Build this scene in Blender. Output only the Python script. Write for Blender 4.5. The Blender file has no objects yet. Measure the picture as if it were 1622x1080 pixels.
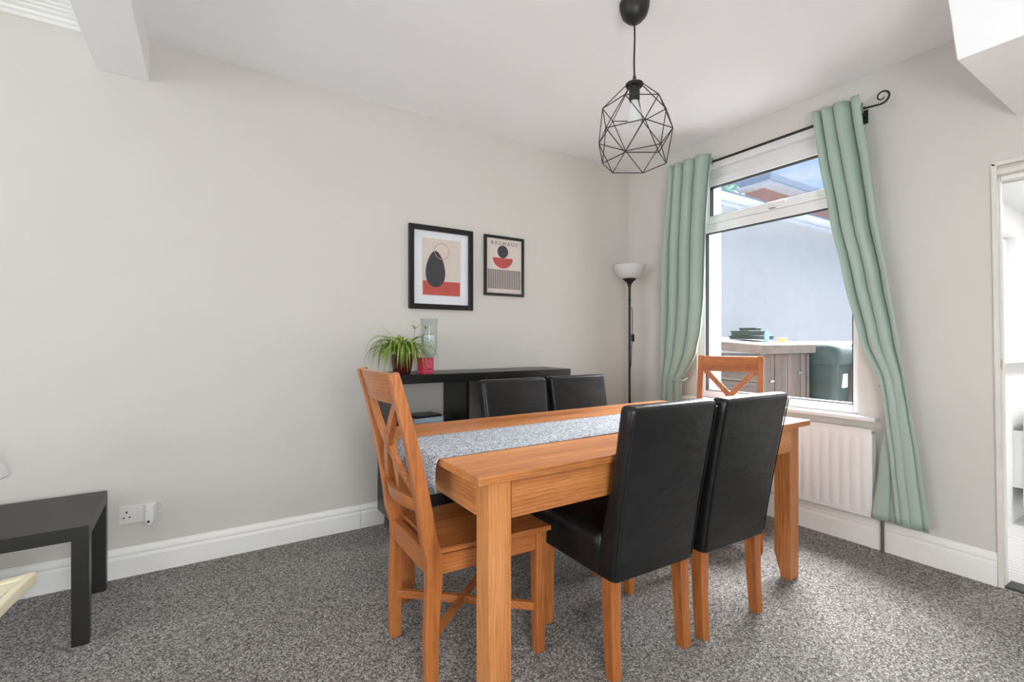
import bpy, bmesh, math, random
from mathutils import Vector, Matrix

# ------------------------------------------------------------------ camera, world, light
scene = bpy.context.scene
col = scene.collection
PI = math.pi
CAM = Vector((-3.077, -2.934, 1.13))
YAW = math.radians(57.41)
FPX = 755.7

cam_data = bpy.data.cameras.new('camera')
cam_data.sensor_fit = 'HORIZONTAL'
cam_data.sensor_width = 36.0
cam_data.lens = FPX / 1622.0 * 36.0
cam_data.shift_y = 0.0
cam_data.clip_start = 0.02
cam_data.clip_end = 300
cam_obj = bpy.data.objects.new('camera', cam_data)
col.objects.link(cam_obj)
cam_obj.location = CAM
cam_obj.rotation_euler = (PI / 2, 0, YAW - PI / 2)
scene.camera = cam_obj

vs = scene.view_settings
vs.view_transform = 'Standard'
vs.look = 'None'
vs.gamma = 1.0
vs.use_curve_mapping = False
vs.exposure = 0.11

world = bpy.data.worlds.new('sky')
scene.world = world
world.use_nodes = True
wn, wl = world.node_tree.nodes, world.node_tree.links
wn.clear()
w_out = wn.new('ShaderNodeOutputWorld')
w_bg = wn.new('ShaderNodeBackground')
w_tc = wn.new('ShaderNodeTexCoord')
w_sep = wn.new('ShaderNodeSeparateXYZ')
w_ramp = wn.new('ShaderNodeValToRGB')
w_noise = wn.new('ShaderNodeTexNoise')
w_cl = wn.new('ShaderNodeValToRGB')
w_mix = wn.new('ShaderNodeMixRGB')
w_map = wn.new('ShaderNodeMapping')
w_map.inputs['Scale'].default_value = (1, 1, 2.2)
w_noise.inputs['Scale'].default_value = 3.6
w_noise.inputs['Detail'].default_value = 6
w_noise.inputs['Roughness'].default_value = 0.55
w_ramp.color_ramp.elements[0].position = 0.0
w_ramp.color_ramp.elements[0].color = (0.72, 0.80, 0.90, 1)
w_ramp.color_ramp.elements[1].position = 0.42
w_ramp.color_ramp.elements[1].color = (0.24, 0.50, 0.90, 1)
w_cl.color_ramp.elements[0].position = 0.50
w_cl.color_ramp.elements[0].color = (0, 0, 0, 1)
w_cl.color_ramp.elements[1].position = 0.68
w_cl.color_ramp.elements[1].color = (1, 1, 1, 1)
w_mix.inputs[2].default_value = (0.86, 0.88, 0.93, 1)
wl.new(w_tc.outputs['Generated'], w_sep.inputs[0])
wl.new(w_sep.outputs['Z'], w_ramp.inputs[0])
wl.new(w_tc.outputs['Generated'], w_map.inputs[0])
wl.new(w_map.outputs[0], w_noise.inputs['Vector'])
wl.new(w_noise.outputs[0], w_cl.inputs[0])
wl.new(w_cl.outputs[0], w_mix.inputs[0])
wl.new(w_ramp.outputs[0], w_mix.inputs[1])
wl.new(w_mix.outputs[0], w_bg.inputs[0])
w_bg.inputs['Strength'].default_value = 1.05
wl.new(w_bg.outputs[0], w_out.inputs[0])


def add_light(name, kind, loc, direction, energy, color=(1, 1, 1), **kw):
    d = bpy.data.lights.new(name, kind)
    d.energy = energy
    d.color = color
    for k, v in kw.items():
        setattr(d, k, v)
    o = bpy.data.objects.new(name, d)
    col.objects.link(o)
    o.location = loc
    o.rotation_euler = Vector(direction).to_track_quat('-Z', 'Y').to_euler()
    return o


# soft hazy sun coming over the yard and in through the dining window
add_light('sun', 'SUN', (4, 0, 6), (-1.0, -0.33, -0.95), 40.0, (1.0, 0.99, 0.98), angle=math.radians(56))
# added fill light, out of view, at the street-end bay window opening
add_light('bay_window_fill', 'AREA', (-7.15, -1.9, 1.5), (1, -0.1, 0.55), 70.0, (0.94, 0.98, 1.0),
          shape='RECTANGLE', size=2.6, size_y=1.9)
# unseen point light added behind the camera to brighten the room
add_light('room_fill_light', 'POINT', (-2.95, -3.6, 1.1), (0, 0, -1), 84.0, (0.92, 0.97, 1.0), shadow_soft_size=0.30)
# extra fill below the kitchen ceiling, added unseen to brighten the kitchen
add_light('kitchen_fill_light', 'AREA', (1.6, -3.1, 2.1), (0, 0, -1), 28.0, (1.0, 0.99, 0.97),
          shape='DISK', size=0.6)

# ------------------------------------------------------------------ materials
MATS = {}


def new_mat(name):
    m = bpy.data.materials.new(name)
    m.use_nodes = True
    nt = m.node_tree
    bs = nt.nodes['Principled BSDF']
    MATS[name] = m
    return m, nt, bs


def srgb(r, g, b):
    def f(c):
        c /= 255.0
        return c / 12.92 if c <= 0.04045 else ((c + 0.055) / 1.055) ** 2.4
    return (f(r), f(g), f(b), 1.0)


def plain(name, rgb, rough=0.5, metal=0.0, spec=0.5, var=0.06, nscale=8.0, bump=0.0, bscale=200.0):
    m, nt, bs = new_mat(name)
    n = nt.nodes
    tc = n.new('ShaderNodeTexCoord')
    no = n.new('ShaderNodeTexNoise')
    no.inputs['Scale'].default_value = nscale
    no.inputs['Detail'].default_value = 5
    nt.links.new(tc.outputs['Object'], no.inputs['Vector'])
    rp = n.new('ShaderNodeValToRGB')
    c = srgb(*rgb)
    rp.color_ramp.elements[0].position = 0.3
    rp.color_ramp.elements[1].position = 0.7
    rp.color_ramp.elements[0].color = tuple(x * (1 - var) for x in c[:3]) + (1,)
    rp.color_ramp.elements[1].color = tuple(min(1, x * (1 + var)) for x in c[:3]) + (1,)
    nt.links.new(no.outputs[0], rp.inputs[0])
    nt.links.new(rp.outputs[0], bs.inputs['Base Color'])
    bs.inputs['Roughness'].default_value = rough
    bs.inputs['Metallic'].default_value = metal
    bs.inputs['Specular IOR Level'].default_value = spec
    if bump > 0:
        n2 = n.new('ShaderNodeTexNoise')
        n2.inputs['Scale'].default_value = bscale
        n2.inputs['Detail'].default_value = 3
        nt.links.new(tc.outputs['Object'], n2.inputs['Vector'])
        bp = n.new('ShaderNodeBump')
        bp.inputs['Strength'].default_value = bump
        bp.inputs['Distance'].default_value = 0.01
        nt.links.new(n2.outputs[0], bp.inputs['Height'])
        nt.links.new(bp.outputs[0], bs.inputs['Normal'])
    return m


def wood(name, axis, dark, mid, light, rough=0.38, stretch=0.09, scale=30.0, ring=0.24):
    m, nt, bs = new_mat(name)
    n, l = nt.nodes, nt.links
    tc = n.new('ShaderNodeTexCoord')
    mp = n.new('ShaderNodeMapping')
    sc = [1.0, 1.0, 1.0]
    sc['xyz'.index(axis)] = stretch
    mp.inputs['Scale'].default_value = sc
    l.new(tc.outputs['Object'], mp.inputs[0])
    # warp
    nz = n.new('ShaderNodeTexNoise')
    nz.inputs['Scale'].default_value = 6.0
    nz.inputs['Detail'].default_value = 2
    l.new(mp.outputs[0], nz.inputs['Vector'])
    wv = n.new('ShaderNodeTexWave')
    wv.wave_type = 'RINGS'
    wv.rings_direction = axis.upper()
    wv.inputs['Scale'].default_value = scale
    wv.inputs['Distortion'].default_value = 14.0
    wv.inputs['Detail'].default_value = 2.5
    wv.inputs['Detail Scale'].default_value = 0.5
    wv.inputs['Detail Roughness'].default_value = 0.6
    l.new(mp.outputs[0], wv.inputs['Vector'])
    fine = n.new('ShaderNodeTexNoise')
    fine.inputs['Scale'].default_value = 160.0
    fine.inputs['Detail'].default_value = 3
    l.new(mp.outputs[0], fine.inputs['Vector'])
    broad = n.new('ShaderNodeTexNoise')
    broad.inputs['Scale'].default_value = 11.0
    broad.inputs['Detail'].default_value = 3
    l.new(mp.outputs[0], broad.inputs['Vector'])
    a = n.new('ShaderNodeMath'); a.operation = 'MULTIPLY'; a.inputs[1].default_value = ring * 0.5
    l.new(wv.outputs[1], a.inputs[0])
    b = n.new('ShaderNodeMath'); b.operation = 'MULTIPLY_ADD'; b.inputs[1].default_value = 0.35
    l.new(fine.outputs[0], b.inputs[0]); l.new(a.outputs[0], b.inputs[2])
    c = n.new('ShaderNodeMath'); c.operation = 'MULTIPLY_ADD'; c.inputs[1].default_value = 0.72
    l.new(broad.outputs[0], c.inputs[0]); l.new(b.outputs[0], c.inputs[2])
    rp = n.new('ShaderNodeValToRGB')
    e = rp.color_ramp.elements
    e[0].position = 0.34; e[0].color = srgb(*light)
    e[1].position = 0.85; e[1].color = srgb(*dark)
    k = e.new(0.56); k.color = srgb(*mid)
    l.new(c.outputs[0], rp.inputs[0])
    l.new(rp.outputs[0], bs.inputs['Base Color'])
    bs.inputs['Roughness'].default_value = rough
    bp = n.new('ShaderNodeBump')
    bp.inputs['Strength'].default_value = 0.08
    bp.inputs['Distance'].default_value = 0.004
    l.new(c.outputs[0], bp.inputs['Height'])
    l.new(bp.outputs[0], bs.inputs['Normal'])
    return m


PINE = dict(dark=(140, 80, 40), mid=(192, 123, 68), light=(208, 146, 92))
for ax in 'xyz':
    wood('pine_' + ax, ax, **PINE)
    wood('chair_pine_' + ax, ax, dark=(126, 66, 30), mid=(180, 108, 55), light=(200, 134, 80), rough=0.33)
    wood('leg_oak_' + ax, ax, dark=(132, 70, 30), mid=(182, 110, 54), light=(200, 134, 78), rough=0.42)
    wood('shed_wood_' + ax, ax, dark=(58, 51, 48), mid=(88, 79, 75), light=(106, 97, 92), rough=0.85, scale=12)

plain('wall_paint', (216, 212, 206), rough=0.9, spec=0.2, var=0.012, nscale=2.0, bump=0.03, bscale=60)
plain('ceiling_paint', (246, 246, 247), rough=0.92, spec=0.2, var=0.01, nscale=1.5, bump=0.02, bscale=40)
plain('trim_white', (246, 245, 242), rough=0.45, var=0.015, nscale=3)
plain('trim_worn', (226, 223, 214), rough=0.5, var=0.05, nscale=9)
plain('upvc', (240, 240, 240), rough=0.3, var=0.01)
plain('gasket', (28, 28, 30), rough=0.7)
plain('radiator_white', (238, 238, 238), rough=0.35, var=0.01)
plain('copper_pipe', (120, 112, 106), rough=0.4, metal=0.6)
plain('chrome', (190, 190, 192), rough=0.2, metal=1.0)
plain('brass_plate', (168, 150, 118), rough=0.35, metal=0.9)
plain('black_lacquer', (16, 16, 17), rough=0.32, var=0.05, nscale=5)
plain('black_foil', (36, 36, 35), rough=0.42, var=0.06, nscale=12)
plain('black_metal', (20, 20, 20), rough=0.5)
plain('black_plastic', (26, 25, 25), rough=0.45)
plain('white_plastic', (236, 236, 236), rough=0.35, var=0.01)
plain('socket_white', (228, 227, 224), rough=0.35, var=0.01)
plain('cream_plastic', (230, 221, 190), rough=0.35, var=0.04)
plain('mount_board', (232, 234, 240), rough=0.8, var=0.01)
plain('poster_cream', (214, 203, 194), rough=0.7, var=0.03, nscale=20)
plain('poster_charcoal', (62, 64, 68), rough=0.7, var=0.08, nscale=30)
plain('poster_red', (190, 84, 78), rough=0.7, var=0.08, nscale=30)
plain('poster_pink', (214, 150, 138), rough=0.7, var=0.05, nscale=30)
plain('poster_paper', (218, 208, 200), rough=0.75, var=0.03, nscale=20)
plain('pot_glaze', (74, 22, 24), rough=0.25, var=0.15, nscale=20)
plain('soil', (50, 38, 28), rough=0.95, var=0.3, nscale=60)
plain('candle_red', (206, 58, 84), rough=0.35, var=0.06)
plain('candle_label', (226, 84, 116), rough=0.5, var=0.05)
plain('candle_print', (120, 24, 44), rough=0.5)
plain('case_blue', (176, 196, 212), rough=0.35, var=0.05)
plain('case_dark', (46, 34, 38), rough=0.35, var=0.2)
plain('case_white', (214, 216, 220), rough=0.35)
plain('eyelet_metal', (160, 166, 164), rough=0.3, metal=0.9)
plain('render_white', (186, 187, 189), rough=0.95, var=0.03, nscale=3, bump=0.2, bscale=30)
plain('gutter_white', (206, 212, 222), rough=0.7, var=0.08, nscale=6)
plain('slate', (92, 104, 120), rough=0.8, var=0.25, nscale=8)
plain('slate_pale', (150, 162, 180), rough=0.85, var=0.12, nscale=3)
plain('brick_red', (178, 140, 130), rough=0.9, var=0.12, nscale=14)
plain('yard_concrete', (128, 124, 120), rough=0.95, var=0.15, nscale=5)
plain('felt', (138, 135, 127), rough=0.95, var=0.12, nscale=14)
plain('fascia_wood', (92, 82, 76), rough=0.9, var=0.18, nscale=18)
plain('bin_green', (30, 50, 46), rough=0.5, var=0.12)
plain('bin_brown', (104, 92, 86), rough=0.55, var=0.1)
plain('bin_grey', (44, 58, 58), rough=0.55, var=0.1)
plain('sticker_white', (232, 234, 236), rough=0.5, var=0.01)
plain('crate_green', (54, 66, 58), rough=0.6, var=0.15)
plain('bottle_blue', (120, 150, 200), rough=0.3)
plain('box_yellow', (206, 178, 112), rough=0.7)
plain('moss_leaf', (150, 186, 160), rough=0.9, var=0.2, nscale=4)
plain('kitchen_white', (242, 242, 242), rough=0.7, var=0.01)
plain('threshold_dark', (50, 50, 52), rough=0.5, var=0.1)
plain('brick_dark', (92, 88, 88), rough=0.9, var=0.2, nscale=10)


def leather():
    m, nt, bs = new_mat('black_leather')
    n, l = nt.nodes, nt.links
    tc = n.new('ShaderNodeTexCoord')
    no = n.new('ShaderNodeTexNoise'); no.inputs['Scale'].default_value = 9; no.inputs['Detail'].default_value = 4
    l.new(tc.outputs['Object'], no.inputs['Vector'])
    rp = n.new('ShaderNodeValToRGB')
    rp.color_ramp.elements[0].position = 0.3; rp.color_ramp.elements[0].color = srgb(17, 17, 18)
    rp.color_ramp.elements[1].position = 0.75; rp.color_ramp.elements[1].color = srgb(26, 26, 27)
    l.new(no.outputs[0], rp.inputs[0]); l.new(rp.outputs[0], bs.inputs['Base Color'])
    bs.inputs['Specular IOR Level'].default_value = 0.36
    rr = n.new('ShaderNodeMapRange')
    rr.inputs['To Min'].default_value = 0.30; rr.inputs['To Max'].default_value = 0.44
    l.new(no.outputs[0], rr.inputs[0]); l.new(rr.outputs[0], bs.inputs['Roughness'])
    v = n.new('ShaderNodeTexVoronoi'); v.inputs['Scale'].default_value = 420
    l.new(tc.outputs['Object'], v.inputs['Vector'])
    w = n.new('ShaderNodeTexNoise'); w.inputs['Scale'].default_value = 14; w.inputs['Detail'].default_value = 3
    mp = n.new('ShaderNodeMapping'); mp.inputs['Scale'].default_value = (0.5, 1, 1.4)
    l.new(tc.outputs['Object'], mp.inputs[0]); l.new(mp.outputs[0], w.inputs['Vector'])
    b1 = n.new('ShaderNodeBump'); b1.inputs['Strength'].default_value = 0.06; b1.inputs['Distance'].default_value = 0.002
    b2 = n.new('ShaderNodeBump'); b2.inputs['Strength'].default_value = 0.22; b2.inputs['Distance'].default_value = 0.02
    l.new(v.outputs[0], b1.inputs['Height']); l.new(w.outputs[0], b2.inputs['Height'])
    l.new(b2.outputs[0], b1.inputs['Normal']); l.new(b1.outputs[0], bs.inputs['Normal'])


leather()


def carpet():
    m, nt, bs = new_mat('carpet')
    n, l = nt.nodes, nt.links
    tc = n.new('ShaderNodeTexCoord')
    nz = n.new('ShaderNodeTexNoise'); nz.inputs['Scale'].default_value = 60; nz.inputs['Detail'].default_value = 2
    l.new(tc.outputs['Object'], nz.inputs['Vector'])
    mixv = n.new('ShaderNodeMixRGB'); mixv.blend_type = 'ADD'; mixv.inputs[0].default_value = 0.02
    l.new(tc.outputs['Object'], mixv.inputs[1]); l.new(nz.outputs[1], mixv.inputs[2])
    v = n.new('ShaderNodeTexVoronoi'); v.inputs['Scale'].default_value = 190
    l.new(mixv.outputs[0], v.inputs['Vector'])
    rp = n.new('ShaderNodeValToRGB')
    e = rp.color_ramp.elements
    e[0].position = 0.08; e[0].color = srgb(116, 112, 108)
    e[1].position = 0.95; e[1].color = srgb(216, 212, 208)
    k = e.new(0.5); k.color = srgb(168, 163, 158)
    sp = n.new('ShaderNodeSeparateColor')
    l.new(v.outputs['Color'], sp.inputs[0]); l.new(sp.outputs[0], rp.inputs[0])
    # darken between loops
    dr = n.new('ShaderNodeMapRange')
    dr.inputs['From Min'].default_value = 0.25; dr.inputs['From Max'].default_value = 0.75
    dr.inputs['To Min'].default_value = 1.0; dr.inputs['To Max'].default_value = 0.5
    l.new(v.outputs['Distance'], dr.inputs[0])
    mu = n.new('ShaderNodeMixRGB'); mu.blend_type = 'MULTIPLY'; mu.inputs[0].default_value = 1
    l.new(rp.outputs[0], mu.inputs[1]); l.new(dr.outputs[0], mu.inputs[2])
    big = n.new('ShaderNodeTexNoise'); big.inputs['Scale'].default_value = 2.2; big.inputs['Detail'].default_value = 4
    l.new(tc.outputs['Object'], big.inputs['Vector'])
    br = n.new('ShaderNodeMapRange'); br.inputs['To Min'].default_value = 0.88; br.inputs['To Max'].default_value = 1.12
    l.new(big.outputs[0], br.inputs[0])
    m2 = n.new('ShaderNodeMixRGB'); m2.blend_type = 'MULTIPLY'; m2.inputs[0].default_value = 1
    l.new(mu.outputs[0], m2.inputs[1]); l.new(br.outputs[0], m2.inputs[2])
    l.new(m2.outputs[0], bs.inputs['Base Color'])
    bs.inputs['Roughness'].default_value = 1.0
    bs.inputs['Specular IOR Level'].default_value = 0.1
    bp = n.new('ShaderNodeBump'); bp.invert = True
    bp.inputs['Strength'].default_value = 0.7; bp.inputs['Distance'].default_value = 0.008
    l.new(v.outputs['Distance'], bp.inputs['Height'])
    l.new(bp.outputs[0], bs.inputs['Normal'])


carpet()


def cloth_mat(name, rgb, transl=0.25, weave=0.0):
    m, nt, bs = new_mat(name)
    n, l = nt.nodes, nt.links
    tc = n.new('ShaderNodeTexCoord')
    no = n.new('ShaderNodeTexNoise'); no.inputs['Scale'].default_value = 260; no.inputs['Detail'].default_value = 3
    l.new(tc.outputs['Object'], no.inputs['Vector'])
    rp = n.new('ShaderNodeValToRGB')
    c = srgb(*rgb)
    rp.color_ramp.elements[0].position = 0.3; rp.color_ramp.elements[0].color = tuple(x * 0.92 for x in c[:3]) + (1,)
    rp.color_ramp.elements[1].position = 0.7; rp.color_ramp.elements[1].color = c
    l.new(no.outputs[0], rp.inputs[0]); l.new(rp.outputs[0], bs.inputs['Base Color'])
    bs.inputs['Roughness'].default_value = 0.75
    bs.inputs['Sheen Weight'].default_value = 0.15
    tr = n.new('ShaderNodeBsdfTranslucent')
    l.new(rp.outputs[0], tr.inputs['Color'])
    mx = n.new('ShaderNodeMixShader'); mx.inputs[0].default_value = transl
    l.new(bs.outputs[0], mx.inputs[1]); l.new(tr.outputs[0], mx.inputs[2])
    l.new(mx.outputs[0], n['Material Output'].inputs[0])


cloth_mat('curtain_sage', (180, 199, 188), 0.14)


def runner_mat():
    m, nt, bs = new_mat('runner_melange')
    n, l = nt.nodes, nt.links
    tc = n.new('ShaderNodeTexCoord')
    v = n.new('ShaderNodeTexVoronoi'); v.inputs['Scale'].default_value = 210
    l.new(tc.outputs['Object'], v.inputs['Vector'])
    sp = n.new('ShaderNodeSeparateColor'); l.new(v.outputs['Color'], sp.inputs[0])
    rp = n.new('ShaderNodeValToRGB')
    e = rp.color_ramp.elements
    e[0].position = 0.0; e[0].color = srgb(92, 98, 110)
    e[1].position = 1.0; e[1].color = srgb(204, 206, 209)
    k = e.new(0.45); k.color = srgb(152, 156, 163)
    l.new(sp.outputs[0], rp.inputs[0]); l.new(rp.outputs[0], bs.inputs['Base Color'])
    bs.inputs['Roughness'].default_value = 0.95
    bp = n.new('ShaderNodeBump'); bp.inputs['Strength'].default_value = 0.4; bp.inputs['Distance'].default_value = 0.003
    l.new(v.outputs['Distance'], bp.inputs['Height']); l.new(bp.outputs[0], bs.inputs['Normal'])


runner_mat()


def glass_pane(name, tint=(1, 1, 1, 1), refl=0.07, rough=0.02):
    m, nt, bs = new_mat(name)
    n, l = nt.nodes, nt.links
    n.remove(bs)
    tr = n.new('ShaderNodeBsdfTransparent'); tr.inputs[0].default_value = tint
    gl = n.new('ShaderNodeBsdfGlossy'); gl.inputs['Roughness'].default_value = rough
    lw0 = n.new('ShaderNodeLayerWeight'); lw0.inputs[0].default_value = 0.5
    pw5 = n.new('ShaderNodeMath'); pw5.operation = 'POWER'; pw5.inputs[1].default_value = 4.0
    l.new(lw0.outputs['Facing'], pw5.inputs[0])
    lw = n.new('ShaderNodeMath'); lw.operation = 'MULTIPLY_ADD'; lw.inputs[1].default_value = 0.45; lw.inputs[2].default_value = refl * 0.15
    l.new(pw5.outputs[0], lw.inputs[0])
    tc = n.new('ShaderNodeTexCoord')
    no = n.new('ShaderNodeTexNoise'); no.inputs['Scale'].default_value = 9
    l.new(tc.outputs['Object'], no.inputs['Vector'])
    mr = n.new('ShaderNodeMapRange'); mr.inputs['To Min'].default_value = rough; mr.inputs['To Max'].default_value = rough + 0.05
    l.new(no.outputs[0], mr.inputs[0]); l.new(mr.outputs[0], gl.inputs['Roughness'])
    mx = n.new('ShaderNodeMixShader')
    l.new(lw.outputs[0], mx.inputs[0]); l.new(tr.outputs[0], mx.inputs[1]); l.new(gl.outputs[0], mx.inputs[2])
    l.new(mx.outputs[0], n['Material Output'].inputs[0])


glass_pane('window_glass', (0.97, 0.985, 1.0, 1))
glass_pane('clear_glass', (0.93, 0.95, 0.95, 1))


def leaf_mat():
    m, nt, bs = new_mat('leaf_green')
    n, l = nt.nodes, nt.links
    oi = n.new('ShaderNodeObjectInfo')
    rp = n.new('ShaderNodeValToRGB')
    e = rp.color_ramp.elements
    e[0].position = 0.0; e[0].color = srgb(86, 124, 40)
    e[1].position = 1.0; e[1].color = srgb(196, 206, 104)
    k = e.new(0.55); k.color = srgb(146, 178, 66)
    l.new(oi.outputs['Random'], rp.inputs[0])
    l.new(rp.outputs[0], bs.inputs['Base Color'])
    bs.inputs['Roughness'].default_value = 0.4
    tr = n.new('ShaderNodeBsdfTranslucent'); l.new(rp.outputs[0], tr.inputs[0])
    mx = n.new('ShaderNodeMixShader'); mx.inputs[0].default_value = 0.3
    l.new(bs.outputs[0], mx.inputs[1]); l.new(tr.outputs[0], mx.inputs[2])
    l.new(mx.outputs[0], n['Material Output'].inputs[0])


leaf_mat()


def shade_mat():
    m, nt, bs = new_mat('frosted_shade')
    n, l = nt.nodes, nt.links
    bs.inputs['Base Color'].default_value = (0.86, 0.87, 0.88, 1)
    bs.inputs['Roughness'].default_value = 0.35
    tr = n.new('ShaderNodeBsdfTranslucent'); tr.inputs[0].default_value = (0.9, 0.92, 0.94, 1)
    mx = n.new('ShaderNodeMixShader'); mx.inputs[0].default_value = 0.35
    l.new(bs.outputs[0], mx.inputs[1]); l.new(tr.outputs[0], mx.inputs[2])
    l.new(mx.outputs[0], n['Material Output'].inputs[0])


shade_mat()


def vinyl_floor():
    m, nt, bs = new_mat('kitchen_vinyl')
    n, l = nt.nodes, nt.links
    tc = n.new('ShaderNodeTexCoord')
    wv = n.new('ShaderNodeTexWave'); wv.inputs['Scale'].default_value = 9; wv.inputs['Distortion'].default_value = 7
    wv.inputs['Detail'].default_value = 1
    l.new(tc.outputs['Object'], wv.inputs['Vector'])
    rp = n.new('ShaderNodeValToRGB')
    e = rp.color_ramp.elements
    e[0].position = 0.05; e[0].color = srgb(196, 196, 196)
    e[1].position = 0.25; e[1].color = srgb(232, 232, 232)
    l.new(wv.outputs[1], rp.inputs[0]); l.new(rp.outputs[0], bs.inputs['Base Color'])
    bs.inputs['Roughness'].default_value = 0.45


vinyl_floor()


# ------------------------------------------------------------------ mesh helpers
class MB:
    def __init__(self):
        self.v = []
        self.f = []

    def add(self, verts, faces):
        o = len(self.v)
        self.v += [tuple(p) for p in verts]
        self.f += [tuple(i + o for i in f) for f in faces]
        return self

    def box(self, x0, x1, y0, y1, z0, z1):
        v = [(x0, y0, z0), (x1, y0, z0), (x1, y1, z0), (x0, y1, z0), (x0, y0, z1), (x1, y0, z1), (x1, y1, z1), (x0, y1, z1)]
        return self.add(v, [(0, 3, 2, 1), (4, 5, 6, 7), (0, 1, 5, 4), (1, 2, 6, 5), (2, 3, 7, 6), (3, 0, 4, 7)])

    def hexa(self, bottom, top):
        v = list(bottom) + list(top)
        return self.add(v, [(0, 3, 2, 1), (4, 5, 6, 7), (0, 1, 5, 4), (1, 2, 6, 5), (2, 3, 7, 6), (3, 0, 4, 7)])

    def prism(self, pts2, axis, a, b):
        # polygon pts2 extruded along axis from a to b; pts2 in the order of the remaining axes
        def mk(p, t):
            if axis == 'x': return (t, p[0], p[1])
            if axis == 'y': return (p[0], t, p[1])
            return (p[0], p[1], t)
        n = len(pts2)
        v = [mk(p, a) for p in pts2] + [mk(p, b) for p in pts2]
        f = [tuple(range(n))[::-1], tuple(range(n, 2 * n))]
        f += [(i, (i + 1) % n, n + (i + 1) % n, n + i) for i in range(n)]
        return self.add(v, f)

    def loft(self, rings, cap=True, closed=True):
        n = len(rings[0])
        v = [p for r in rings for p in r]
        f = []
        for k in range(len(rings) - 1):
            for i in range(n if closed else n - 1):
                j = (i + 1) % n
                f.append((k * n + i, k * n + j, (k + 1) * n + j, (k + 1) * n + i))
        if cap:
            f.append(tuple(range(n))[::-1])
            m = (len(rings) - 1) * n
            f.append(tuple(range(m, m + n)))
        return self.add(v, f)

    def lathe(self, prof, c=(0, 0, 0), n=28, cap=True):
        rings = [[(c[0] + r * math.cos(2 * PI * i / n), c[1] + r * math.sin(2 * PI * i / n), c[2] + z) for i in range(n)] for r, z in prof]
        return self.loft(rings, cap)

    def tube(self, pts, r, n=8, cap=True):
        pts = [Vector(p) for p in pts]
        rs = r if isinstance(r, (list, tuple)) else [r] * len(pts)
        rings = []
        ref = None
        for i, p in enumerate(pts):
            t = (pts[min(i + 1, len(pts) - 1)] - pts[max(i - 1, 0)]).normalized()
            if ref is None:
                up = Vector((0, 0, 1)) if abs(t.z) < 0.9 else Vector((1, 0, 0))
                ref = t.cross(up).normalized()
            ref = (ref - t * ref.dot(t)).normalized()
            b = t.cross(ref)
            rings.append([tuple(p + (ref * math.cos(2 * PI * k / n) + b * math.sin(2 * PI * k / n)) * rs[i]) for k in range(n)])
        return self.loft(rings, cap)

    def bar(self, pts, w, d, wdir):
        # rectangular bar along pts; wdir = direction of its width w, the depth d is perpendicular
        pts = [Vector(p) for p in pts]
        rings = []
        for i, p in enumerate(pts):
            t = (pts[min(i + 1, len(pts) - 1)] - pts[max(i - 1, 0)]).normalized()
            u = Vector(wdir); u = (u - t * u.dot(t)).normalized()
            s = t.cross(u)
            ww = w[i] if isinstance(w, (list, tuple)) else w
            dd = d[i] if isinstance(d, (list, tuple)) else d
            rings.append([tuple(p + u * a * ww / 2 + s * b * dd / 2) for a, b in ((-1, -1), (1, -1), (1, 1), (-1, 1))])
        return self.loft(rings)

    def build(self, name, mat, parent=None, bevel=0.0, seg=2, smooth=False, loc=None, kind=None):
        me = bpy.data.meshes.new(name)
        me.from_pydata(self.v, [], self.f)
        bm = bmesh.new()
        bm.from_mesh(me)
        bmesh.ops.recalc_face_normals(bm, faces=bm.faces)
        if bevel > 0:
            es = [e for e in bm.edges if len(e.link_faces) == 2 and e.calc_face_angle(0) > 0.5]
            bmesh.ops.bevel(bm, geom=es, offset=bevel, segments=seg, affect='EDGES', profile=0.5, clamp_overlap=True)
        bm.to_mesh(me)
        bm.free()
        if smooth:
            for p in me.polygons:
                p.use_smooth = True
            try:
                me.set_sharp_from_angle(angle=math.radians(40))
            except Exception:
                pass
        me.materials.append(MATS[mat])
        o = bpy.data.objects.new(name, me)
        col.objects.link(o)
        if parent is not None:
            o.parent = parent
        if loc is not None:
            o.location = loc
        if kind:
            o['kind'] = kind
        return o


def thing(name, label, cat, loc=(0, 0, 0), rz=0.0, group=None):
    o = bpy.data.objects.new(name, None)
    o.empty_display_size = 0.1
    col.objects.link(o)
    o.location = loc
    o.rotation_euler = (0, 0, rz)
    o['label'] = label
    o['category'] = cat
    if group:
        o['group'] = group
    return o


def tag(o, label, cat, group=None):
    o['label'] = label
    o['category'] = cat
    if group:
        o['group'] = group
    return o


def struct(o, label=None):
    o['kind'] = 'structure'
    if label:
        o['label'] = label
    return o


def copy_tree(o, parent=None):
    c = o.copy()
    col.objects.link(c)
    c.parent = parent
    for ch in list(o.children):
        copy_tree(ch, c)
    return c


def rrect(cx, cy, z, hx, hy, r, n=5):
    r = min(r, hx * 0.98, hy * 0.98)
    pts = []
    for (sx, sy, a0) in ((1, 1, 0), (-1, 1, 90), (-1, -1, 180), (1, -1, 270)):
        for k in range(n + 1):
            a = math.radians(a0 + 90 * k / n)
            pts.append((cx + sx * (hx - r) + r * math.cos(a), cy + sy * (hy - r) + r * math.sin(a), z))
    return pts


def text_mesh(body, size, spacing=1.0):
    cu = bpy.data.curves.new('lettering', 'FONT')
    cu.body = body
    cu.size = size
    cu.space_character = spacing
    cu.align_x = 'CENTER'
    cu.align_y = 'CENTER'
    cu.extrude = 0.0003
    o = bpy.data.objects.new('lettering', cu)
    col.objects.link(o)
    dg = bpy.context.evaluated_depsgraph_get()
    dg.update()
    me = bpy.data.meshes.new_from_object(o.evaluated_get(dg))
    bpy.data.objects.remove(o)
    return me


# ------------------------------------------------------------------ room shell
CEIL = 2.60
XW, YB, XF = 0.28, -3.9, -7.3    # outer face of window wall, rear wall, street-end wall

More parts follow.
